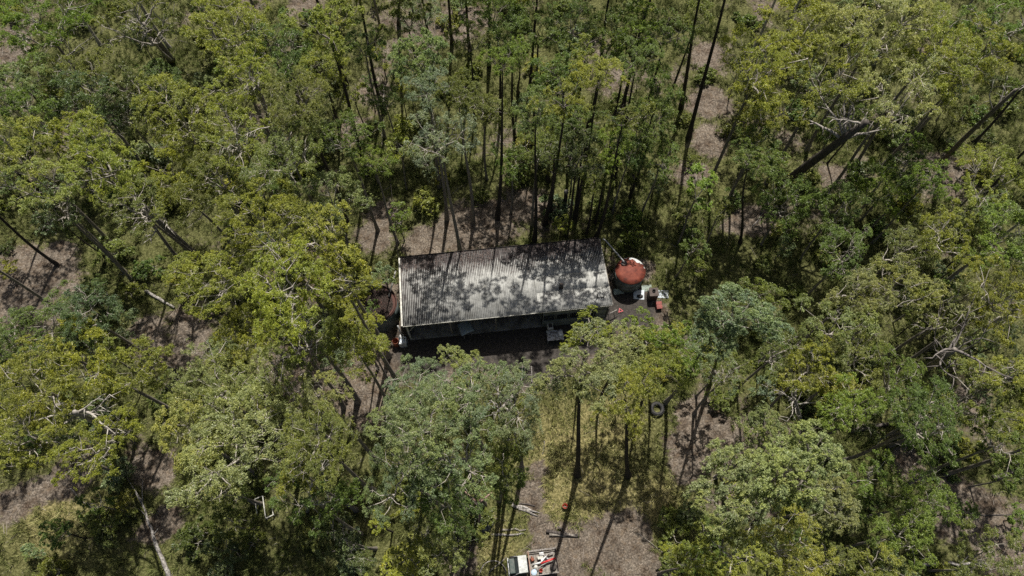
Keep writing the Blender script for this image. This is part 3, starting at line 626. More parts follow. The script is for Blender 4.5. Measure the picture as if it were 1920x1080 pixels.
# front of the room: upper panels, a band of louvred windows, lower panels
xr0, xr1 = x_room + 0.05, SL - 0.2; wr = (xr1 - xr0)
npan = 5; pw = wr / npan
for i in range(npan):
    xc = xr0 + pw * (i + 0.5)
    door = (i == npan - 1)
    if not door:
        MB().box((xc, 0.12, HF - 0.55), (pw - 0.012, 0.05, 0.75)).build('wall_panel', WEATH, shed)
        MB().box((xc, 0.115, 0.72), (pw - 0.012, 0.05, 1.24)).build('wall_panel', WEATH, shed)
        w = MB().box((xc, 0.1, 2.73), (pw - 0.1, 0.09, 0.05)).box((xc, 0.1, 1.46), (pw - 0.1, 0.12, 0.05))
        for sx in (-1, 1): w.box((xc + sx * (pw / 2 - 0.07), 0.1, 2.1), (0.05, 0.08, 1.2))
        wf = w.build('window', WEATH, shed)
        for k in range(5):
            MB().box((xc, 0.1, 1.6 + k * 0.24), (pw - 0.2, 0.012, 0.22), rx=0.45).build('pane', GLASS, wf)
    else:
        MB().box((xc, 0.12, HF - 0.5), (pw - 0.012, 0.05, 0.65)).build('wall_panel', WEATH, shed)
        d = MB().box((xc, 0.1, 1.55), (pw - 0.25, 0.05, 2.5)).build('door', WEATH, shed)
        MB().box((xc + 0.36, 0.06, 1.35), (0.1, 0.05, 0.03)).build('handle', GALV, d)
# stack vent on the roof
vl = at(1052, 540, HF)
def to_shed(p): return Matrix.Rotation(-SHED_RZ, 3, 'Z') @ (Vector(p) - Vector((pFL.x, pFL.y, 0)))
q = to_shed(vl)
vt = MB().tube([(q.x, q.y, rz_(q.y)), (q.x, q.y + 0.02, rz_(q.y) + 0.62)], 0.11, 12).lathe((q.x, q.y, rz_(q.y) + 0.04), [(0.24, 0), (0.12, 0.12)], 12).build('vent_pipe', DARKM, shed, True)
MB().lathe((q.x, q.y + 0.02, rz_(q.y) + 0.66), [(0.03, -0.02), (0.2, 0.0), (0.15, 0.09), (0.03, 0.14)], 14).build('cap', DARKM, vt, True)
for px, py in ((1070, 519), (1075, 565), (1083, 571), (964, 538)):
    q = to_shed(at(px, py, HF)); MB().box((q.x, q.y, rz_(q.y) + 0.06), (0.13, 0.24, 0.03), rz=rnd.uniform(-.3, .3)).build('roof_patch', DARKM, shed)
# leaf litter caught in the furrows of the roof
def roof_litter():
    rs = np.random.RandomState(21); n = 5200
    x = rs.uniform(0, SL, n); v_ = np.abs(rs.normal(0, 0.15, n)); y = SDp * (1 - v_); 
    x = (np.floor(x / PITCH) + 0.5 + rs.normal(0, 0.12, n)) * PITCH
    k = (rs.rand(n) < vnoise(x, y, 1.6, 4) * 1.3) & (y > 0.1) & (x < SL - 0.05); x, y = x[k], y[k]; n = len(x)
    z = HF + y * math.tan(SLOPE) + 0.03 + rs.uniform(0, 0.05, n)
    c, s = math.cos(SHED_RZ), math.sin(SHED_RZ)
    P = np.stack([pFL.x + x * c - y * s, pFL.y + x * s + y * c, z], 1)
    m = arr_mesh('leaf_litter', leaf_quads(P, rs, 0.13, 0.05, 2.0), 4, {'tint': rs.uniform(0, 1, n)})
    mt, nt, p = mat('dead_leaf', 0.9, 0.1); nt.links.new(ramp(nt, attr(nt, 'tint'), [(0, (0.03, 0.025, 0.022)), (0.6, (0.10, 0.075, 0.065)), (1, (0.25, 0.19, 0.165))]), p.inputs['Base Color'])
    o = obj('leaf_litter', m, mt); o['kind'] = 'stuff'; return mt
DEADLEAF = roof_litter()

# ------------------------------------------------------------------ water tanks and their pipes
TH = 2.0
tc = at(1182, 508, TH); tr = 27.5 * mpp(508, TH)
tank = thing('water_tank', 'round concrete water tank with a rust-red conical lid beside the shed', 'water tank', (tc.x, tc.y, 0))
TANKW = worn('streaky_tank_wall', (0.21, 0.23, 0.21), (0.10, 0.11, 0.10), 1.6)
bd = MB().lathe((0, 0, 0), [(tr * 1.0, 0), (tr, TH * 0.33), (tr * 1.015, TH * 0.34), (tr * 1.015, TH * 0.37), (tr, TH * 0.38), (tr, TH * 0.68), (tr * 1.015, TH * 0.69), (tr * 1.015, TH * 0.72), (tr, TH * 0.73), (tr, TH)], 40).build('wall', TANKW, tank, True)
def lid_material():
    m, nt, p = mat('rusted_tank_lid', 0.7, 0.25); v = ocoord(nt); s = N(nt, 'ShaderNodeSeparateXYZ'); nt.links.new(v, s.inputs[0])
    r = ramp(nt, noise(nt, v, 1.6, 6, 0.65), [(0.34, (0.05, 0.016, 0.011)), (0.48, (0.13, 0.03, 0.018)), (0.68, (0.215, 0.058, 0.034))])
    w = ramp(nt, math_(nt, 'ADD', math_(nt, 'ADD', math_(nt, 'MULTIPLY', s.outputs[1], 0.62), math_(nt, 'MULTIPLY', s.outputs[0], 0.30)), math_(nt, 'MULTIPLY', math_(nt, 'SUBTRACT', noise(nt, v, 2.4, 4), 0.5), 1.6)), [(0.70, 0.0), (0.74, 1.0)])
    nt.links.new(mix(nt, w, r, (0.46, 0.48, 0.47)), p.inputs['Base Color']); bump(nt, p, noise(nt, v, 14, 4), 0.3, 0.02); return m
lid = MB()
nseg = 40; vs = [(0, 0, TH + 0.34)]
for rr, zz in ((0.35, 0.25), (0.7, 0.13), (1.03, 0.02), (1.03, -0.03)):
    for j in range(nseg):
        w = 2 * PI * j / nseg; b = 0.012 * math.cos(w * 10) if 0.3 < rr < 1 else 0
        vs.append((tr * rr * math.cos(w), tr * rr * math.sin(w), TH + zz + b))
fs = [(0, 1 + j, 1 + (j + 1) % nseg) for j in range(nseg)]
for k in range(3):
    for j in range(nseg): fs.append((1 + k * nseg + j, 1 + (k + 1) * nseg + j, 1 + (k + 1) * nseg + (j + 1) % nseg, 1 + k * nseg + (j + 1) % nseg))
lid.add(vs, fs); lid_o = lid.build('lid', lid_material(), tank, True)
MB().lathe((-tr * 0.42, tr * 0.52, TH + 0.19), [(0.28, 0), (0.28, 0.08), (0.24, 0.1)], 16).build('strainer', DARKM, lid_o, True)
pe = Vector((tc.x - tr * 0.42, tc.y + tr * 0.52, TH + 0.34)); ps = at(1131, 447, HB)
tag(MB().tube([ps + Vector((0, 0, -0.1)), ps + Vector((0.25, -0.12, -0.2)), pe + Vector((-0.1, 0.1, 0.12)), pe], 0.075, 8).build('downpipe', GALV, None, True), 'long grey downpipe from the shed corner across to the red-topped tank', 'pipe')
for (a, b, w) in (((1152, 497), (1161, 490), 0.16), ((1147, 514), (1157, 499), 0.2)):
    A, B = at(*a, 1.2), at(*b, 1.5)
    A.z = 0.05
    tag(MB().tube([A, A.lerp(B, 0.5), B], [w * 0.42, w * 0.4, w * 0.42], 4).build('post', SILV, None), 'short pale post leaning by the red-topped tank, ' + ('upper one' if a[1] < 500 else 'lower one'), 'post', 'pale posts by the tank')
LH = 2.5
lc = at(706, 569, LH); lr_ = 38 * mpp(569, LH)
ltank = thing('water_tank', 'round dark green tank with a rusty sunken top full of dead leaves', 'water tank', (lc.x, lc.y, 0))
LTW = worn('dark_green_tank_wall', (0.075, 0.10, 0.095), (0.14, 0.155, 0.15), 1.5, 0.5, 0.4)
MB().lathe((0, 0, 0), [(lr_ * 0.99, 0), (lr_, LH * 0.5), (lr_, LH), (lr_ * 0.97, LH), (lr_ * 0.97, LH - 0.2)], 44, cap=False).build('wall', LTW, ltank, True)
MB().lathe((0, 0, 0), [(lr_ * 1.01, LH - 0.05), (lr_ * 1.012, LH + 0.05), (lr_ * 0.94, LH + 0.05), (lr_ * 0.96, LH + 0.05), (lr_ * 0.93, LH - 0.03)], 44, cap=False).build('rim', DRUST, ltank, True)
vs = [(0, 0, LH - 0.03)]; fs = []
MB().lathe((0, 0, 0), [(0.01, LH - 0.02), (lr_ * 0.5, LH - 0.05), (lr_ * 0.95, LH - 0.06)], 44, cap=False).build('top', DRUST, ltank, True)
def pile(cx, cy, z, r, n, seed, name='leaf_litter'):
    rs = np.random.RandomState(seed); a = rs.uniform(0, 2 * PI, n); q = r * np.sqrt(rs.uniform(0, 1, n))
    P = np.stack([cx + q * np.cos(a), cy + q * np.sin(a), z + rs.uniform(0, 0.06, n)], 1)
    o = obj(name, arr_mesh(name, leaf_quads(P, rs, 0.14, 0.06, 1.6), 4, {'tint': rs.uniform(0.0, 0.5, n)}), DEADLEAF); o['kind'] = 'stuff'
pile(lc.x - 0.25, lc.y - 0.1, LH - 0.05, lr_ * 0.93, 6500, 31)
ps = at(742, 507, HB); pe = at(729, 556, LH + 0.1)
tag(MB().tube([ps, ps.lerp(pe, 0.5) + Vector((0, 0, -0.05)), pe], 0.07, 8).build('downpipe', CREAM, None, True), 'pale downpipe sloping from the roof corner down to the leaf-filled tank', 'pipe')
A = at(672, 604, 0.9); B = at(728, 602, 1.7)
tag(MB().tube([A, A.lerp(B, 0.35) + Vector((0, 0.04, 0.05)), A.lerp(B, 0.7) + Vector((0, -0.05, 0)), B], [0.05, 0.075, 0.07, 0.05], 6).build('branch', SILV, None, True), 'thin bleached branch lying across the front of the leaf-filled tank', 'branch')
for a, b in (((728, 585), (708, 601)), ((742, 580), (735, 598))):
    tag(MB().tube([at(*a, 1.2), at(*b, 0.04)], 0.035, 5).build('stick', TIMB, None), 'thin stick leaning between the leaf-filled tank and the shed, ' + ('left one' if a[0] < 735 else 'right one'), 'stick', 'sticks between tank and shed')
# pale pipe with a pot at the front corner, drum, washing machine
A = at(754, 612, HF - 0.1); 
dp = thing('downpipe', 'white pipe standing at the front left corner of the shed', 'pipe', (at(755, 632).x - .05, at(755, 632).y, 0))
MB().tube([(0, 0, 0), (0, 0.02, 2.6)], 0.06, 8).build('pipe', WHITE, dp, True); MB().lathe((0, 0, 0), [(0.18, 0), (0.22, 0.25), (0.15, 0.3)], 12).build('pot', WHITE, dp, True)
c = at(744, 646)
dr = thing('drum', 'open rusty drum standing left of the white washing machine', 'drum', c)
MB().lathe((0, 0, 0), [(0.29, 0), (0.30, 0.3), (0.315, 0.32), (0.30, 0.34), (0.30, 0.6), (0.315, 0.62), (0.30, 0.64), (0.30, 0.9), (0.27, 0.9), (0.27, 0.1), (0.01, 0.1)], 24, cap=False).build('body', RUST, dr, True)
MB().lathe((0, 0, 0.9), [(0.27, -0.01), (0.31, -0.01), (0.315, 0.02), (0.27, 0.025)], 24, cap=False).build('rim', RUST, dr, True)
c = at(757, 645)
wm = thing('washing_machine', 'old white top-loading washing machine with its lid off by the shed corner', 'washing machine', c, SHED_RZ * 0.6)
MB().box((0, 0, 0.44), (0.66, 0.66, 0.88)).build('cabinet', WHITE, wm, bevel=0.03)
MB().lathe((0, -0.04, 0.885), [(0.24, 0), (0.25, 0.015), (0.2, 0.015), (0.18, -0.0), (0.01, 0.002)], 24, cap=False).build('tub', worn('blue_grey_steel', (0.28, 0.33, 0.38), (0.5, 0.52, 0.54), 9, 0.4), wm, True)
MB().box((0, 0.28, 0.93), (0.62, 0.09, 0.1)).build('control_panel', WHITE, wm, bevel=0.01)
MB().tube([(0.2, 0.12, 0.92), (0.26, 0.2, 0.95)], 0.04, 8).build('knob', BLACK, wm, True)

# in front of the open bay: a blue-grey vehicle panel leaning on trestles
c = at(872, 614, 1.2)
sh = thing('car_bonnet', 'blue-grey car bonnet propped up at the edge of the open bay', 'car part', (c.x, c.y, 0), SHED_RZ + 0.35)
BLUEG = worn('chalky_blue_grey_paint', (0.22, 0.28, 0.31), (0.30, 0.33, 0.34), 3, 0.5, 0.4)
pv = []; 
for j in range(9):
    for i in range(11):
        x = (i / 10 - .5) * 1.25; y = (j / 8 - .5) * 1.35; k = 1 - 0.16 * (j / 8)
        pv.append((x * k, y, 1.2 + 0.09 * math.cos(x * 2.1) + 0.05 * math.cos(y * 2) - y * 0.12 + (0.025 if abs(x) < 0.18 else 0)))
pf = [(j * 11 + i, j * 11 + i + 1, (j + 1) * 11 + i + 1, (j + 1) * 11 + i) for j in range(8) for i in range(10)]
bo = MB().add(pv, pf).build('panel', BLUEG, sh, True); so = bo.modifiers.new('thick', 'SOLIDIFY'); so.thickness = 0.035
for x in (-0.35, 0.35):
    MB().tube([(x, -0.5, 0), (x, -0.25, 1.25)], 0.035, 5).tube([(x, 0.45, 0), (x, 0.2, 1.15)], 0.035, 5).build('trestle', TIMB, sh)
c = at(890, 606)
tag(MB().box((c.x, c.y, 0.5), (0.14, 0.14, 1.0)).box((c.x + 0.05, c.y - 0.3, 0.04), (0.4, 0.3, 0.08)).build('post', TIMB, None), 'short timber post on a block right of the blue-grey bonnet', 'post')
# white stove and table heaped with scrap
c = at(1031, 618)
stv = thing('stove', 'old white cooker with a dark oven opening, standing behind the littered table', 'stove', c, SHED_RZ)
MB().box((0, 0, 0.42), (0.5, 0.62, 0.84)).build('cabinet', CREAM, stv, bevel=0.02)
MB().box((0, 0.06, 0.85), (0.34, 0.4, 0.022)).build('hotplate', DARKM, stv, bevel=0.005)
MB().box((0, 0.34, 0.98), (0.5, 0.05, 0.28)).build('splashback', CREAM, stv, bevel=0.01)
for k in range(4): MB().tube([(-0.16 + k * 0.1, -0.315, 0.75), (-0.16 + k * 0.1, -0.35, 0.75)], 0.025, 8).build('knob', BLACK, stv)
c = at(1040, 634)
tb = thing('table', 'low grey metal table littered with leaves in front of the cooker', 'table', c, SHED_RZ * 0.8)
TBL = worn('littered_zinc_top', (0.34, 0.36, 0.37), (0.10, 0.095, 0.09), 6, 0.5, 0.4, 0, (0.45, 0.55))
MB().box((0, 0, 0.72), (1.5, 1.0, 0.05)).build('tabletop', TBL, tb, bevel=0.01)
for sx in (-1, 1):
    for sy in (-1, 1): MB().box((sx * 0.68, sy * 0.43, 0.345), (0.05, 0.05, 0.69)).build('leg', GALV, tb)
tag(MB().box((c.x + 0.5, c.y + 0.1, 0.86), (0.42, 0.5, 0.22), rz=0.2, taper=0.85).build('box', WHITE, None, bevel=0.02), 'small whitish box on the right of the littered table', 'box')
# ladder and saw horse by the room
c = at(1118, 596)
ld = thing('ladder', 'dark ladder leaning on the eave near the right end of the shed', 'ladder', (c.x, c.y, 0), SHED_RZ)
for x in (-0.3, 0.3): MB().tube([(x, -0.6, 0), (x, 0.42, HF + 0.55)], 0.045, 6).build('stile', DARKM, ld)
for k in range(11):
    t = (k + 0.7) / 12; MB().tube([(-0.3, -0.6 + 1.02 * t, (HF + 0.55) * t), (0.3, -0.6 + 1.02 * t, (HF + 0.55) * t)], 0.025, 5).build('rung', DARKM, ld)
c = at(1146, 592)
tr_ = thing('trestle', 'grey metal saw horse on the dirt at the right end of the shed', 'trestle', c, 0.5)
MB().tube([(-0.5, 0, 0.8), (0.5, 0, 0.8)], 0.05, 6).build('beam', SILV, tr_)
for x in (-0.42, 0.42):
    for y in (-0.35, 0.35): MB().tube([(x, 0, 0.8), (x * 1.1, y, 0)], 0.03, 5).build('leg', SILV, tr_)
c = at(1134, 598)
tag(MB().tube([(c.x, c.y, 0), (c.x + 0.25, c.y + 0.35, 1.5)], 0.06, 6).build('pole', SILV, None), 'pale pole leaning on the wall left of the saw horse', 'pole')
# sheets of fibro and metal by the tank
def panel(px, py, w, d, rz, tilt, col, label, h=0.3, name='fibro_sheet', cat='sheet'):
    c = at(px, py, h); t = thing(name, label, cat, (c.x, c.y, 0), rz)
    zc = d / 2 * abs(math.sin(tilt)) + 0.03
    MB().box((0, 0, zc), (w, d, 0.02), rx=tilt).build('board', col, t)
    b = MB(); 
    for x in (-w / 2 + 0.06, w / 2 - 0.06): b.box((x, 0, zc - 0.025), (0.05, d * 0.96, 0.03), rx=tilt)
    b.build('batten', TIMB, t); return t
PG = worn('pale_green_sheet', (0.30, 0.35, 0.31), (0.22, 0.25, 0.22), 2)
BW = worn('bluish_white_sheet', (0.46, 0.52, 0.57), (0.34, 0.37, 0.39), 3, 0.5, 0.4)
panel(1161, 543, 0.95, 0.55, 0.12, 0.35, PG, 'pale green fibro sheet leaning at the foot of the red-topped tank', 0.5)
panel(1214, 537, 0.95, 0.6, 0.1, 0.3, PG, 'pale green fibro sheet right of the red-topped tank, touching the brown cabinet', 0.5)
panel(1198, 552, 1.0, 0.95, -0.08, 0.06, BW, 'bluish white sheet with a dark torn hole, left of the brown cabinet', 0.1, 'metal_sheet')
panel(1243, 551, 1.05, 0.8, -0.05, 0.05, BW, 'bluish white sheet lying clean, right of the brown cabinet', 0.1, 'metal_sheet')
c = at(1200, 555, 0.16); tag(MB().add([(c.x + r * math.cos(a), c.y + 0.7 * r * math.sin(a), 0.15 + z) for r, z in ((0.3, 0), (0.2, 0.09), (0.06, 0.12)) for a in [2 * PI * k / 9 + .3 * math.sin(k * 5) for k in range(9)]],
    [(i * 9 + j, i * 9 + (j + 1) % 9, (i + 1) * 9 + (j + 1) % 9, (i + 1) * 9 + j) for i in range(2) for j in range(9)] + [tuple(range(18, 27))]).build('rag', BLACK, None), 'dark crumpled rag on the bluish white sheet', 'rag')
c = at(1222, 557)
cb = thing('cabinet', 'small brown metal cabinet with a round dark opening on top between two white sheets', 'cabinet', c, 0.03)
BRN = worn('brown_rusty_steel', (0.085, 0.065, 0.055), (0.05, 0.035, 0.03), 3)
MB().box((0, 0, 0.55), (0.78, 0.78, 1.1)).build('body', BRN, cb, bevel=0.02)
MB().box((0, 0, 1.115), (0.86, 0.86, 0.03)).build('top', BRN, cb, bevel=0.01)
MB().lathe((0, 0.1, 1.13), [(0.16, 0), (0.17, 0.1), (0.13, 0.1), (0.12, 0.0), (0.01, 0.0)], 16, cap=False).build('flue_collar', BLACK, cb, True)
MB().box((-0.4, 0, 0.5), (0.025, 0.6, 0.8)).build('door', BRN, cb)
c = at(1234, 575)
rb = thing('crate', 'dull red crate tipped on the grass below the brown cabinet', 'crate', c, 0.1)
DR = worn('faded_red_paint', (0.30, 0.09, 0.075), (0.20, 0.07, 0.06), 4)
MB().box((0, 0, 0.28), (0.5, 0.68, 0.5), rx=0.25).build('body', DR, rb, bevel=0.01)
MB().box((0, 0.07, 0.55), (0.54, 0.1, 0.04), rx=0.25).build('slat', DR, rb); MB().box((0, -0.2, 0.48), (0.54, 0.1, 0.04), rx=0.25).build('slat', DR, rb)
c = at(1163, 583)
wt = thing('warning_triangle', 'small red warning triangle lying on the shaded dirt by the shed', 'warning triangle', c, 0.3)
trv = []; 
for z in (0.01, 0.05):
    for r in (0.30, 0.15):
        for k in range(3): a = PI / 2 + 2 * PI * k / 3; trv.append((r * math.cos(a), r * math.sin(a), z + 0.06))
trf = []
for k in range(3):
    k2 = (k + 1) % 3
    trf += [(6 + k, 6 + k2, 9 + k2, 9 + k), (k2, k, 3 + k, 3 + k2), (k, k2, 6 + k2, 6 + k), (3 + k2, 3 + k, 9 + k, 9 + k2)]
MB().add(trv, trf).build('reflector', worn('red_reflector', (0.34, 0.012, 0.018), (0.26, 0.015, 0.02), 6, 0.5), wt); MB().box((0, 0, 0.035), (0.1, 0.5, 0.05)).build('stand', BLACK, wt)
# green barrow with a steel frame in the yard
c = at(981, 704)
gb = thing('barrow', 'steel-framed barrow with a green tray in the shade of the yard', 'barrow', c, 0.0)
GRN = worn('green_paint', (0.02, 0.11, 0.045), (0.03, 0.08, 0.04), 3, 0.5)
tv = [(-.42, -.35, .42), (.0, -.35, .42), (.0, .35, .42), (-.42, .35, .42), (-.5, -.45, .68), (.06, -.45, .68), (.06, .45, .68), (-.5, .45, .68)]
tro = MB().add(tv, [(0, 1, 2, 3), (0, 4, 5, 1), (1, 5, 6, 2), (2, 6, 7, 3), (3, 7, 4, 0)]).build('tray', GRN, gb); sm = tro.modifiers.new('thick', 'SOLIDIFY'); sm.thickness = 0.02
for x in (-0.68, 0.75): MB().tube([(x, -0.75, 0.45), (x, 0.7, 0.5)], 0.035, 6).build('handle_rail', SILV, gb)
MB().tube([(-0.68, 0.62, 0.5), (0.75, 0.66, 0.5)], 0.03, 6).tube([(0.1, -0.1, 0.45), (0.75, -0.1, 0.45)], 0.025, 6).build('cross_bar', SILV, gb)
for x in (-0.68, 0.75):
    MB().tube([(x, -0.5, 0.45), (x, -0.55, 0)], 0.03, 6).build('leg', SILV, gb)
MB().lathe((0, 0, 0), [(0.12, -0.04), (0.2, -0.05), (0.22, 0), (0.2, 0.05), (0.12, 0.04)], 18).build('wheel', BLACK, gb, True).matrix_local = Matrix.Translation((0.35, 0.55, 0.22)) @ Matrix.Rotation(PI / 2, 4, 'Y')

# tractor tyre under the trees
c = at(1231, 768)
ty = thing('tyre', 'big black tractor tyre lying on the grass under the trees', 'tyre', (c.x, c.y, g0(c)), 0.4)
prof = [(0.32, 0.05), (0.50, 0.0), (0.60, 0.06), (0.62, 0.2), (0.58, 0.34), (0.48, 0.38), (0.34, 0.33), (0.31, 0.2), (0.32, 0.05)]
MB().lathe((0, 0, 0), prof, 40, cap=False).build('carcass', BLACK, ty, True)
lug = MB().box((0, 0, 0), (0.05, 0.13, 0.12)).mesh('lug'); lug.materials.append(BLACK)
for k in range(22):
    for s in (0, 1):
        a = 2 * PI * (k + 0.5 * s) / 22; o = obj('lug', lug, None, ty); o.location = (0.615 * math.cos(a), 0.615 * math.sin(a), 0.12 + 0.16 * s); o.rotation_euler = (0.5 - s, 0, a)
# red bucket lid in the grass
c = at(1059, 950)
bk = thing('bucket', 'small red bucket on the grass between the log heaps', 'bucket', (c.x, c.y, g0(c)))
ORG = worn('orange_red_plastic', (0.28, 0.035, 0.018), (0.18, 0.03, 0.02), 5, 0.5)
MB().lathe((0, 0, 0), [(0.15, 0), (0.21, 0.36), (0.23, 0.37), (0.23, 0.40), (0.19, 0.39), (0.14, 0.04), (0.01, 0.04)], 20, cap=False).build('body', ORG, bk, True)
MB().tube([(0.2 * math.cos(a), 0.2 * math.sin(a) * 0.3 - 0.12, 0.4 + 0.05 * math.sin(a)) for a in [PI * k / 8 for k in range(9)]], 0.012, 5).build('handle', GALV, bk)

# ------------------------------------------------------------------ logs, stumps, dead branches
def log(pa, pb, r, m, label, name='log', wob=0.06, za=None, zb=None, taper=0.75, cat='log', forks=(), group=None, kids=()):
    A, B = at(*pa), at(*pb); A.z = g0(A) + (r if za is None else za); B.z = g0(B) + (r * taper if zb is None else zb)
    L = (B - A).length; n = max(5, int(L / 0.5)); pts = []; rad = []
    for i in range(n):
        t = i / (n - 1); p = A.lerp(B, t) + Vector((rnd.gauss(0, 1), rnd.gauss(0, 1), rnd.gauss(0, .4))) * wob * (0 if i in (0, n - 1) else 1)
        pts.append(p); rad.append(r * (1 - t * (1 - taper)) * rnd.uniform(0.88, 1.1))
    root = thing(name, label, cat, (A.x, A.y, g0(A)), 0, group)
    loc = [p - root.location for p in pts]
    MB().tube(loc, rad, 9).build('stem', m, root, True)
    for t, dx, dy, dz, k in forks:
        p = loc[int(t * (n - 1))]; e = p + Vector((dx, dy, dz)); md = p.lerp(e, 0.5) + Vector((rnd.gauss(0, .06), rnd.gauss(0, .06), rnd.gauss(0, .05)))
        MB().tube([p, md, e], [r * k, r * k * 0.7, r * k * 0.25], 6).build('branch', m, root, True)
    return root
lg = log((960, 947), (990, 954), 0.13, SILV, 'thick bleached split log on the litter below the big grey-green trees', wob=0.05, taper=0.8)
for k in range(6):
    a = rnd.uniform(-0.2, 0.2); L0 = rnd.uniform(0.9, 1.7); y0 = rnd.uniform(-0.22, 0.22); s0 = rnd.uniform(0.2, 0.9)
    MB().tube([(s0, -0.28 * s0 + y0, 0.1 + 0.05 * k % 0.12), (s0 + L0 * 0.5, -0.28 * s0 + y0 - 0.12 * L0 + a * 0.4, 0.16), (s0 + L0, -0.28 * s0 + y0 - 0.28 * L0 + a, 0.07)], [0.06, 0.075, 0.02], 5).build('splinter', SILV, lg)
log((948, 940), (1003, 949), 0.07, CHAR, 'thin dark pole lying along the bleached split log', 'pole', cat='pole')
log((922, 1003), (982, 1000), 0.10, SILV, 'pale lower pole of the pair right of the grey boulder', 'pole', cat='pole')
log((940, 994), (986, 993), 0.09, TIMB, 'dark upper pole of the pair right of the grey boulder', 'pole', cat='pole')
log((1024, 996), (1086, 1004), 0.16, CHAR, 'blackened upper log of the heap at the foot of the long trunk shadows', wob=0.04)
log((1030, 1003), (1082, 1006), 0.13, TIMB, 'grey lower log of the heap at the foot of the long trunk shadows', wob=0.05)
log((1046, 989), (1062, 1001), 0.08, CHAR, 'short charred stick across the heap of logs', 'stick', cat='stick', za=0.3, zb=0.3)
log((275, 547), (328, 578), 0.16, SILV, 'straight half-bleached log on the litter left of the shed', wob=0.02)
log((318, 1085), (262, 935), 0.19, SILV, 'long bleached fallen tree with forked branches in the bottom left clearing', 'fallen_tree', 0.05, taper=0.35, cat='fallen tree', forks=((0.97, -1.6, 2.2, 0.5, 0.35), (0.9, -1.2, 1.9, 0.7, 0.3), (0.95, -0.2, 2.0, 0.6, 0.3), (0.6, 0.5, 0.5, 0.4, 0.3), (0.8, -0.9, 0.7, 0.1, 0.25)))
log((130, 915), (160, 946), 0.05, SILV, 'curved pale branch on the shaded clearing near the bottom left', 'branch', 0.15, cat='branch')
log((1725, 1059), (1845, 1058), 0.14, SILV, 'long pale log along the bottom right edge', wob=0.06, forks=((0.3, -0.6, 1.3, 0.3, 0.4), (0.6, 1.0, 0.8, 0.3, 0.4)))
log((1810, 965), (1925, 966), 0.07, CHAR, 'dark straight pole lying in the clearing by the right edge', 'pole', cat='pole')
log((1855, 897), (1930, 876), 0.22, CHAR, 'thick dark fallen trunk entering from the right edge', 'fallen_tree', 0.05, cat='fallen tree', forks=((0.3, 0.3, -1.6, 0.2, 0.4),))
log((1590, 810), (1690, 790), 0.2, CHAR, 'dark leaning trunk lying between the trees in the lower right', 'fallen_tree', 0.08, cat='fallen tree')
log((1020, 827), (1017, 852), 0.04, SILV, 'thin white stick upright in the grass below the yard', 'stick', cat='stick')
log((1195, 1000), (1250, 1040), 0.04, TIMB, 'thin fallen branch on the litter near the bottom centre', 'branch', 0.12, cat='branch')
log((720, 160), (716, 275), 0.06, TIMB, 'thin grey fallen pole above the shed, left of the silvery tree', 'pole', cat='pole')
log((930, 250), (948, 275), 0.05, SILV, 'pale broken branch in the upper middle undergrowth', 'branch', 0.1, cat='branch', forks=((0.5, 0.6, 0.5, 0.2, 0.6), (0.3, -0.5, 0.4, 0.2, 0.6)))
log((1410, 425), (1430, 400), 0.05, SILV, 'pale stick on the litter right of the dark trunk beside the tank', 'stick', cat='stick')
# bare limbs seen among the crowns
def bare_tree(base, top, h, r, m, label, nl=6, spread=2.4, seed=1, up=0.5, cat='dead tree', lcol=(0.36, 0.34, 0.31), tcol=(0.30, 0.28, 0.26), name='dead_tree', away=None):
    q = random.Random(seed); b = at(*base); b.z = g0(b); T = at(*top, h) - b
    t = thing(name, label, cat, b)
    sag = Vector((-T.y, T.x, 0)).normalized() * q.uniform(-.25, .25)
    MB().tube([Vector((0, 0, -.1)), T * .35 + sag, T * .7 + sag * .6, T], [r * 1.25, r, r * .85, r * .6], 10).build('trunk', BARK, t, True, color=tcol)
    fwd = T.normalized()
    for k in range(nl):
        p = T * q.uniform(0.72, 1.0); d = (fwd * 0.7 + Vector((q.gauss(0, 1), q.gauss(0, 1), abs(q.gauss(0, .5)) * up))).normalized(); L = spread * q.uniform(.6, 1.2)
        if away: d = (d + Vector(away)).normalized()
        pts = [p]; mb = MB()
        for i in range(6): d = (d + Vector((q.gauss(0, .22), q.gauss(0, .22), q.gauss(0, .12)))).normalized(); pts.append(pts[-1] + d * L / 6)
        rr = r * q.uniform(.28, .5); mb.tube(pts, [rr * (1 - .14 * i) for i in range(7)], 6)
        for i in (2, 3, 4, 5, 6):
            e = (d + Vector((q.gauss(0, .9), q.gauss(0, .9), q.gauss(0, .4)))).normalized(); l2 = L * q.uniform(.18, .4)
            mb.tube([pts[i], pts[i] + e * l2 * .5 + Vector((0, 0, .06)), pts[i] + e * l2], [rr * .4, rr * .28, rr * .1], 4)
        mb.build('limb', BARK, t, True, color=lcol)
    return t
bare_tree((1462, 350), (1625, 228), 15, 0.40, BARK, 'thick dark gum trunk leaning far to the upper right, with pale bare limbs', 10, 3.8, 3, tcol=(0.085, 0.075, 0.068), lcol=(0.30, 0.28, 0.26))
bare_tree((1765, 305), (1905, 168), 16, 0.22, BARK, 'smooth grey trunk leaning towards the upper right corner', 4, 3.0, 4, tcol=(0.15, 0.135, 0.12))
bare_tree((1500, 790), (1490, 748), 9, 0.16, BARK, 'bleached dead tree with a fan of bare twigs, lower right of the grey-green round tree', 9, 2.6, 5)
bare_tree((1715, 700), (1790, 655), 16, 0.26, BARK, 'thick grey bare limbs spreading among the crowns near the right edge', 9, 3.6, 6, tcol=(0.2, 0.18, 0.16), lcol=(0.17, 0.155, 0.145))
bare_tree((205, 800), (140, 772), 14.5, 0.24, BARK, 'pale bare limbs fanning to the left among the crowns by the left edge', 8, 3.4, 7)
bare_tree((575, 960), (585, 905), 9, 0.13, BARK, 'thin dead tree with curved white limbs in the lower left scrub', 6, 2.4, 8)
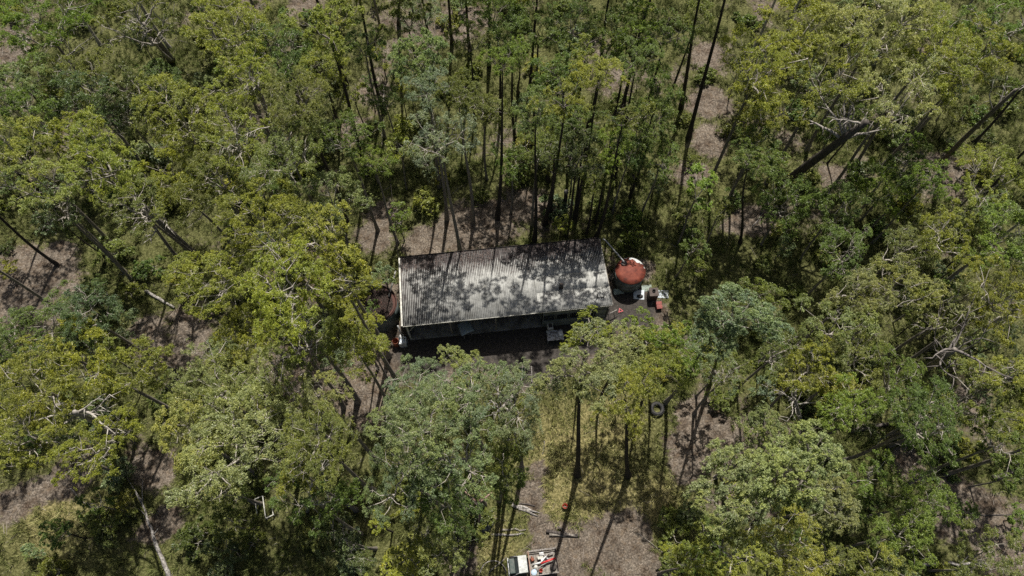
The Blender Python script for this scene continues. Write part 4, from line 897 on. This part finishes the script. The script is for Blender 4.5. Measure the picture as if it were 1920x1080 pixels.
bare_tree((108, 125), (140, 95), 12, 0.12, BARK, 'thin bare grey branches in the upper left corner', 7, 3.0, 9)
bare_tree((320, 112), (270, 45), 10, 0.36, BARK, 'stout grey trunk leaning up and left in the grassy gap near the top left', 5, 2.6, 10, tcol=(0.17, 0.155, 0.14))
bare_tree((378, 490), (270, 388), 10.5, 0.30, BARK, 'long grey trunk leaning up and left, left of the shed', 6, 2.8, 12, tcol=(0.17, 0.155, 0.14))
bare_tree((530, 300), (505, 228), 18, 0.12, BARK, 'long white dead branch above the yellow-green crowns in the upper left', 4, 4.2, 13, up=0.2, away=(-.8, 0, 0))
bare_tree((510, 225), (478, 152), 17, 0.14, BARK, 'white broken spar sticking out of a dark hollow near the top left', 5, 2.0, 14)
bare_tree((960, 740), (935, 770), 19, 0.16, BARK, 'tangle of white dead twigs in the middle of the grey-green crowns', 9, 2.2, 15)
# boulder
c = at(903, 986)
bs = bmesh.new(); bmesh.ops.create_icosphere(bs, subdivisions=3, radius=1.0)
for v in bs.verts:
    n_ = v.co.normalized(); k = 1 + 0.09 * math.sin(n_.x * 4 + 1) * math.cos(n_.y * 5 + 2) + 0.08 * math.sin(n_.z * 7 + n_.x * 6) + 0.06 * math.sin(n_.x * 13 + n_.y * 11)
    v.co = Vector((n_.x * 0.9 * k, n_.y * 0.62 * k, max(-0.2, n_.z * 0.62 * k)))
bm_ = bpy.data.meshes.new('boulder'); bs.to_mesh(bm_); bs.free()
for f in bm_.polygons: f.use_smooth = True
o = obj('boulder', bm_, worn('lichen_rock', (0.17, 0.175, 0.155), (0.065, 0.065, 0.06), 3.5, 0.9)); o.location = (c.x, c.y, g0(c) + 0.1); tag(o, 'rounded grey-green boulder beside the forked stump', 'boulder')
# forked dead stump beside the boulder
c = at(897, 1012); c.z = g0(c); fk = at(897, 945, 3.6)
st = thing('dead_tree', 'dead forked trunk with bare reddish limbs beside the grey boulder', 'dead tree', c)
f_ = fk - c
MB().tube([(0, 0, -0.1), f_ * 0.5 + Vector((.08, 0, 0)), f_], [0.2, 0.17, 0.15], 9).build('trunk', BARK, st, True, color=(0.07, 0.055, 0.048))
for d in ((-0.9, 0.7, 0.9), (0.8, 0.55, 0.7), (-0.6, 0.05, 0.2), (0.25, 0.3, 0.9)):
    MB().tube([f_, f_ + Vector(d) * 0.5 + Vector((0, 0, 0.1)), f_ + Vector(d) * 1.3], [0.11, 0.08, 0.035], 6).build('limb', BARK, st, True, color=(0.33, 0.22, 0.19))
# pale stump on the shaded grass above the shed
c = at(1058, 385); c.z = g0(c)
sp = thing('stump', 'tall dark stump with a pale broken top above the shed roof', 'stump', c)
MB().tube([(0, 0, -0.1), (0.05, 0, 1.2), (0.02, 0.05, 2.2)], [0.24, 0.2, 0.19], 10).build('trunk', BARK, sp, True, color=(0.05, 0.042, 0.038))
MB().tube([(0.02, 0.05, 2.2), (0.06, 0.05, 2.45), (0.12, 0.1, 2.6)], [0.24, 0.2, 0.05], 8).build('broken_top', SILV, sp, True)
# white metal frame of a bed end in the lower left scrub
c = at(491, 950, 0.5)
bf = thing('bed_end', 'broken white metal bed frame in the scrub at the lower left', 'bed frame', (c.x, c.y, g0(c)), 0.28)
def bar(a, b, r=0.035): return MB().tube([a, b], r, 6)
for a, b in (((-.55, .8, .5), (.1, .9, .5)), ((.1, .9, .5), (.12, -.95, .5)), ((.12, -.95, .5), (.75, -.85, .5)), ((-.55, .8, .5), (-.5, -.4, .5)), ((.75, -.85, .5), (.72, -.2, .5))):
    bar(a, b, 0.042).build('rail', CREAM, bf)
for p in ((-.55, .8), (.1, .9), (.12, -.95), (.75, -.85)): bar((p[0], p[1], 0), (p[0], p[1], .52), 0.035).build('leg', CREAM, bf)

# ------------------------------------------------------------------ the old truck at the bottom edge, loaded with scrap
TKS = 0.8; c = at(974, 1061, 0.0)
tk = thing('truck', 'old tray-back truck with a white cab roof parked at the bottom edge', 'truck', (c.x, c.y, 0), 0.12)
CABW = worn('chalky_white_cab_paint', (0.50, 0.52, 0.50), (0.34, 0.35, 0.33), 3.5, 0.6)
CABG = worn('dark_green_truck_paint', (0.035, 0.055, 0.048), (0.075, 0.085, 0.075), 4, 0.5, 0.4)
cabw = 1.72
tk.scale = (TKS, TKS, TKS)
# cab shell: roof, raked windscreen, pillars, bonnet
hw = cabw / 2
MB().add([(-0.42, -hw, 1.0), (0.72, -hw, 1.0), (0.72, hw, 1.0), (-0.42, hw, 1.0), (-0.42, -hw * .98, 1.22), (0.72, -hw * .98, 1.22), (0.72, hw * .98, 1.22), (-0.42, hw * .98, 1.22)],
    [(3, 2, 1, 0), (4, 5, 6, 7), (0, 1, 5, 4), (1, 2, 6, 5), (2, 3, 7, 6), (3, 0, 4, 7)]).box((0.15, 0, 0.72), (1.14, cabw, 0.55)).build('body', CABG, tk, bevel=0.03)
rf = MB().box((0.3, 0, 1.83), (0.86, cabw * 0.92, 0.08)).build('roof', CABW, tk, bevel=0.035)
wv = [(-0.42, -hw * .94, 1.225), (-0.42, hw * .94, 1.225), (-0.13, hw * .86, 1.785), (-0.13, -hw * .86, 1.785)]
ws = MB().add(wv + [(x + 0.03, y, z - 0.02) for x, y, z in wv], [(0, 1, 2, 3), (7, 6, 5, 4), (0, 4, 5, 1), (2, 6, 7, 3)]).build('windscreen', GLASS, tk)
for sy in (-1, 1):
    MB().add([(-0.38, sy * hw * .97, 1.24), (0.68, sy * hw * .97, 1.24), (0.68, sy * hw * .90, 1.785), (-0.1, sy * hw * .90, 1.785)], [(0, 1, 2, 3)]).build('side_window', GLASS, tk)
    MB().tube([(-0.44, sy * hw * .96, 1.23), (-0.14, sy * hw * .88, 1.79)], 0.035, 6).build('pillar', WHITE, tk)
    MB().tube([(-0.25, sy * hw, 1.25), (-0.32, sy * (hw + 0.16), 1.35)], 0.02, 5).box((-0.32, sy * (hw + 0.2), 1.38), (0.05, 0.14, 0.2)).build('mirror', DARKM, tk)
MB().box((0.70, 0, 1.5), (0.04, cabw * 0.9, 0.55)).build('back_panel', CABG, tk)
MB().box((-0.72, 0, 0.78), (0.6, cabw * 0.86, 0.5), taper=0.92).build('bonnet', CABG, tk, bevel=0.05)
MB().box((-1.08, 0, 0.45), (0.12, cabw * 0.95, 0.16)).build('bumper', WHITE, tk, bevel=0.03)
for sy in (-1, 1): MB().tube([(-1.03, sy * 0.6, 0.8), (-1.06, sy * 0.6, 0.8)], 0.1, 14).build('headlight', GLASS, tk)
TL, TW = 2.75, 2.25; x0 = 0.95
MB().box((x0 + TL / 2, 0, 0.86), (TL, TW, 0.08)).build('tray_floor', TIMB, tk)
# rails of the tray
for sy in (-1, 1):
    MB().box((x0 + TL / 2, sy * (TW / 2), 1.42), (TL, 0.07, 0.09)).build('side_rail', SILV, tk)
    MB().box((x0 + TL / 2, sy * (TW / 2), 1.12), (TL, 0.05, 0.10)).build('side_rail', SILV, tk)
    for x in (x0 + 0.04, x0 + TL / 2, x0 + TL - 0.04): MB().box((x, sy * (TW / 2 - 0.05), 1.16), (0.07, 0.06, 0.6)).build('stake', SILV, tk)
MB().box((x0, 0, 1.6), (0.07, TW, 0.1)).build('head_rail', worn('rusty_rail', (0.28, 0.15, 0.10), (0.38, 0.33, 0.29), 2), tk)
for y in (-TW / 2 + 0.04, -0.3, 0.4, TW / 2 - 0.04): MB().box((x0, y, 1.22), (0.06, 0.06, 0.7)).build('stake', SILV, tk)
MB().box((x0 + TL, 0, 1.15), (0.05, TW, 0.5)).build('tailgate', BRN, tk)
wheel = MB().lathe((0, 0, 0), [(0.1, -0.11), (0.3, -0.12), (0.37, -0.07), (0.38, 0), (0.37, 0.07), (0.3, 0.12), (0.1, 0.11)], 26).mesh('wheel', True); wheel.materials.append(BLACK)
for x, sy in ((-0.55, -1), (-0.55, 1), (2.5, -1), (2.5, 1)):
    o = obj('wheel', wheel, None, tk); o.location = (x, sy * 0.82, 0.38); o.rotation_euler = (PI / 2, 0, 0)
MB().box((1.2, 0, 0.62), (3.4, 0.7, 0.12)).build('chassis', BLACK, tk)
# scrap on the tray
def on_tray(x, y, z=0.9): return Matrix.Translation(tk.location) @ Matrix.Rotation(0.12, 4, 'Z') @ (Vector((x0 + x, y, z)) * TKS)
def scrap(name, label, cat, mb, m, x, y, z=0.9, rz=0.0, smooth=False, bevel=0.0):
    o = mb.build(name, m, None, smooth, bevel); o.location = on_tray(x, y, z); o.rotation_euler = (0, 0, rz + 0.12); o.scale = (TKS, TKS, TKS); return tag(o, label, cat)
scrap('red_pipe', 'bright red plastic pipe lying along the truck tray', 'pipe', MB().tube([(-.75, 0, 0), (0, .03, .05), (.75, .08, .1)], 0.10, 10), RED, 1.85, 0.0, 1.3, 0.15, True)
scrap('pipe', 'long white pipe lying beside the red one on the truck tray', 'pipe', MB().tube([(-.7, 0, 0), (.7, .02, .05)], 0.085, 10), WHITE, 1.0, -0.05, 1.2, 0.08, True)
scrap('plastic_box', 'cream plastic box near the middle of the truck tray', 'box', MB().box((0, 0, .15), (.62, .3, .3), taper=.9), CREAM, 1.15, 0.42, 1.0, 0.1, False, 0.02)
scrap('plastic_box', 'pale flat white box lid on the heap in the truck tray', 'box', MB().box((0, 0, .05), (.7, .24, .1), rz=.25), WHITE, 1.5, 0.28, 1.2, 0.2, False, 0.02)
scrap('jerry_can', 'light grey can standing at the far rail of the truck tray', 'can', MB().box((0, 0, .25), (.42, .3, .5)).tube([(-.1, 0, .5), (-.1, 0, .58), (.1, 0, .58), (.1, 0, .5)], .02, 6), GALV, 1.3, 0.75, 0.9, 0, False, 0.03)
scrap('plastic_drum', 'pale blue drum at the near front corner of the truck tray', 'drum', MB().lathe((0, 0, 0), [(.28, 0), (.3, .1), (.3, .5), (.24, .56), (.05, .57)], 20), worn('pale_blue_plastic', (.42, .55, .66), (.35, .42, .48), 4, .5), 0.35, -0.85, 0.9, 0, True)
scrap('bucket', 'orange-red bucket in the truck tray beside the pale blue drum', 'bucket', MB().lathe((0, 0, 0), [(.13, 0), (.18, .36), (.16, .36), (.12, .05), (.01, .05)], 16, False), ORG, 1.05, -0.75, 0.95, 0, True)
scrap('gas_bottle', 'squat cream bottle lying at the front of the truck tray', 'gas bottle', MB().lathe((0, 0, 0), [(.05, 0), (.2, .05), (.22, .2), (.2, .4), (.06, .46), (.05, .52)], 18), CREAM, 0.6, -0.4, 0.9, 0, True)
scrap('plank', 'grey plank lying along the far rail of the truck tray', 'plank', MB().box((0, 0, 0), (.95, .16, .04)), SILV, 2.0, 0.65, 1.3, 0.15)
scrap('bent_pipe', 'curved grey pipe arching over the near side of the truck tray', 'pipe', MB().tube([(-.9, -.6, 0), (-.5, -.2, .3), (0, .15, .4), (.5, .3, .3)], .045, 7), SILV, 1.15, -0.45, 1.0, 0, True)
for k, (x, y, a, w) in enumerate(((1.55, 0.25, 0.7, 'upper'), (1.7, 0.2, 0.9, 'lower'))):
    scrap('rod', f'thin dark rod slanting across the truck tray, {w} of two', 'rod', MB().tube([(-.7, 0, 0), (.6, 0, .1)], .03, 5), DARKM, x, y, 1.35, a)['group'] = 'rods in the truck tray'
scrap('cloth', 'white rag behind the red pipe on the truck tray', 'rag', MB().box((0, 0, .1), (.26, .34, .2), .4, .3, .2, .5), WHITE, 1.8, 0.28, 1.2, 0.4, False, .04)
scrap('engine_block', 'rusty engine part at the front of the truck tray', 'engine part', MB().box((0, 0, .2), (.4, .35, .4), taper=.8).tube([(0, 0, .3), (0, .3, .35)], .08, 8).tube([(-.1, 0, .4), (-.1, 0, .5)], .07, 8), RUST, 0.35, 0.35, 0.9, .2, False, .02)
scrap('sack', 'dark brown sack at the tail of the truck tray', 'sack', MB().lathe((0, 0, 0), [(.3, 0), (.36, .12), (.3, .3), (.1, .38)], 14), CHAR, 2.3, -0.55, 0.9, 0, True)
# draw bar and hoop left of the truck
log((916, 1075), (950, 1046), 0.05, TIMB, 'bent grey pole leaning against the front of the truck', 'pole', 0.05, cat='pole', zb=0.8)
A = at(925, 1075)
tag(MB().tube([A + Vector((1.0 * math.cos(a), 0.9 * math.sin(a), 0.1 + 0.35 * math.sin(a))) for a in [PI * k / 14 for k in range(15)]], 0.04, 6).build('hoop', SILV, None, True), 'thin grey metal hoop on the litter in front of the truck', 'hoop')

# ------------------------------------------------------------------ the power cable into the shed and its pole beyond the frame
a = at(747, 484, HB + 0.5); b = at(688, -60, 8.0)
tag(MB().tube([a.lerp(b, t) + Vector((0, 0, -2.2 * t * (1 - t))) for t in [k / 16 for k in range(17)]], 0.013, 4).build('power_cable', DARKM, None), 'thin power cable running from the shed corner up through the trees', 'cable')
pp = thing('power_pole', 'grey timber power pole carrying the cable, beyond the top edge', 'power pole', (b.x, b.y, 0))
MB().tube([(0, 0, -0.2), (0, 0, 8.4)], [0.16, 0.12], 10).build('pole', TIMB, pp, True); MB().box((0, 0, 8.0), (1.4, 0.1, 0.1)).build('cross_arm', TIMB, pp)
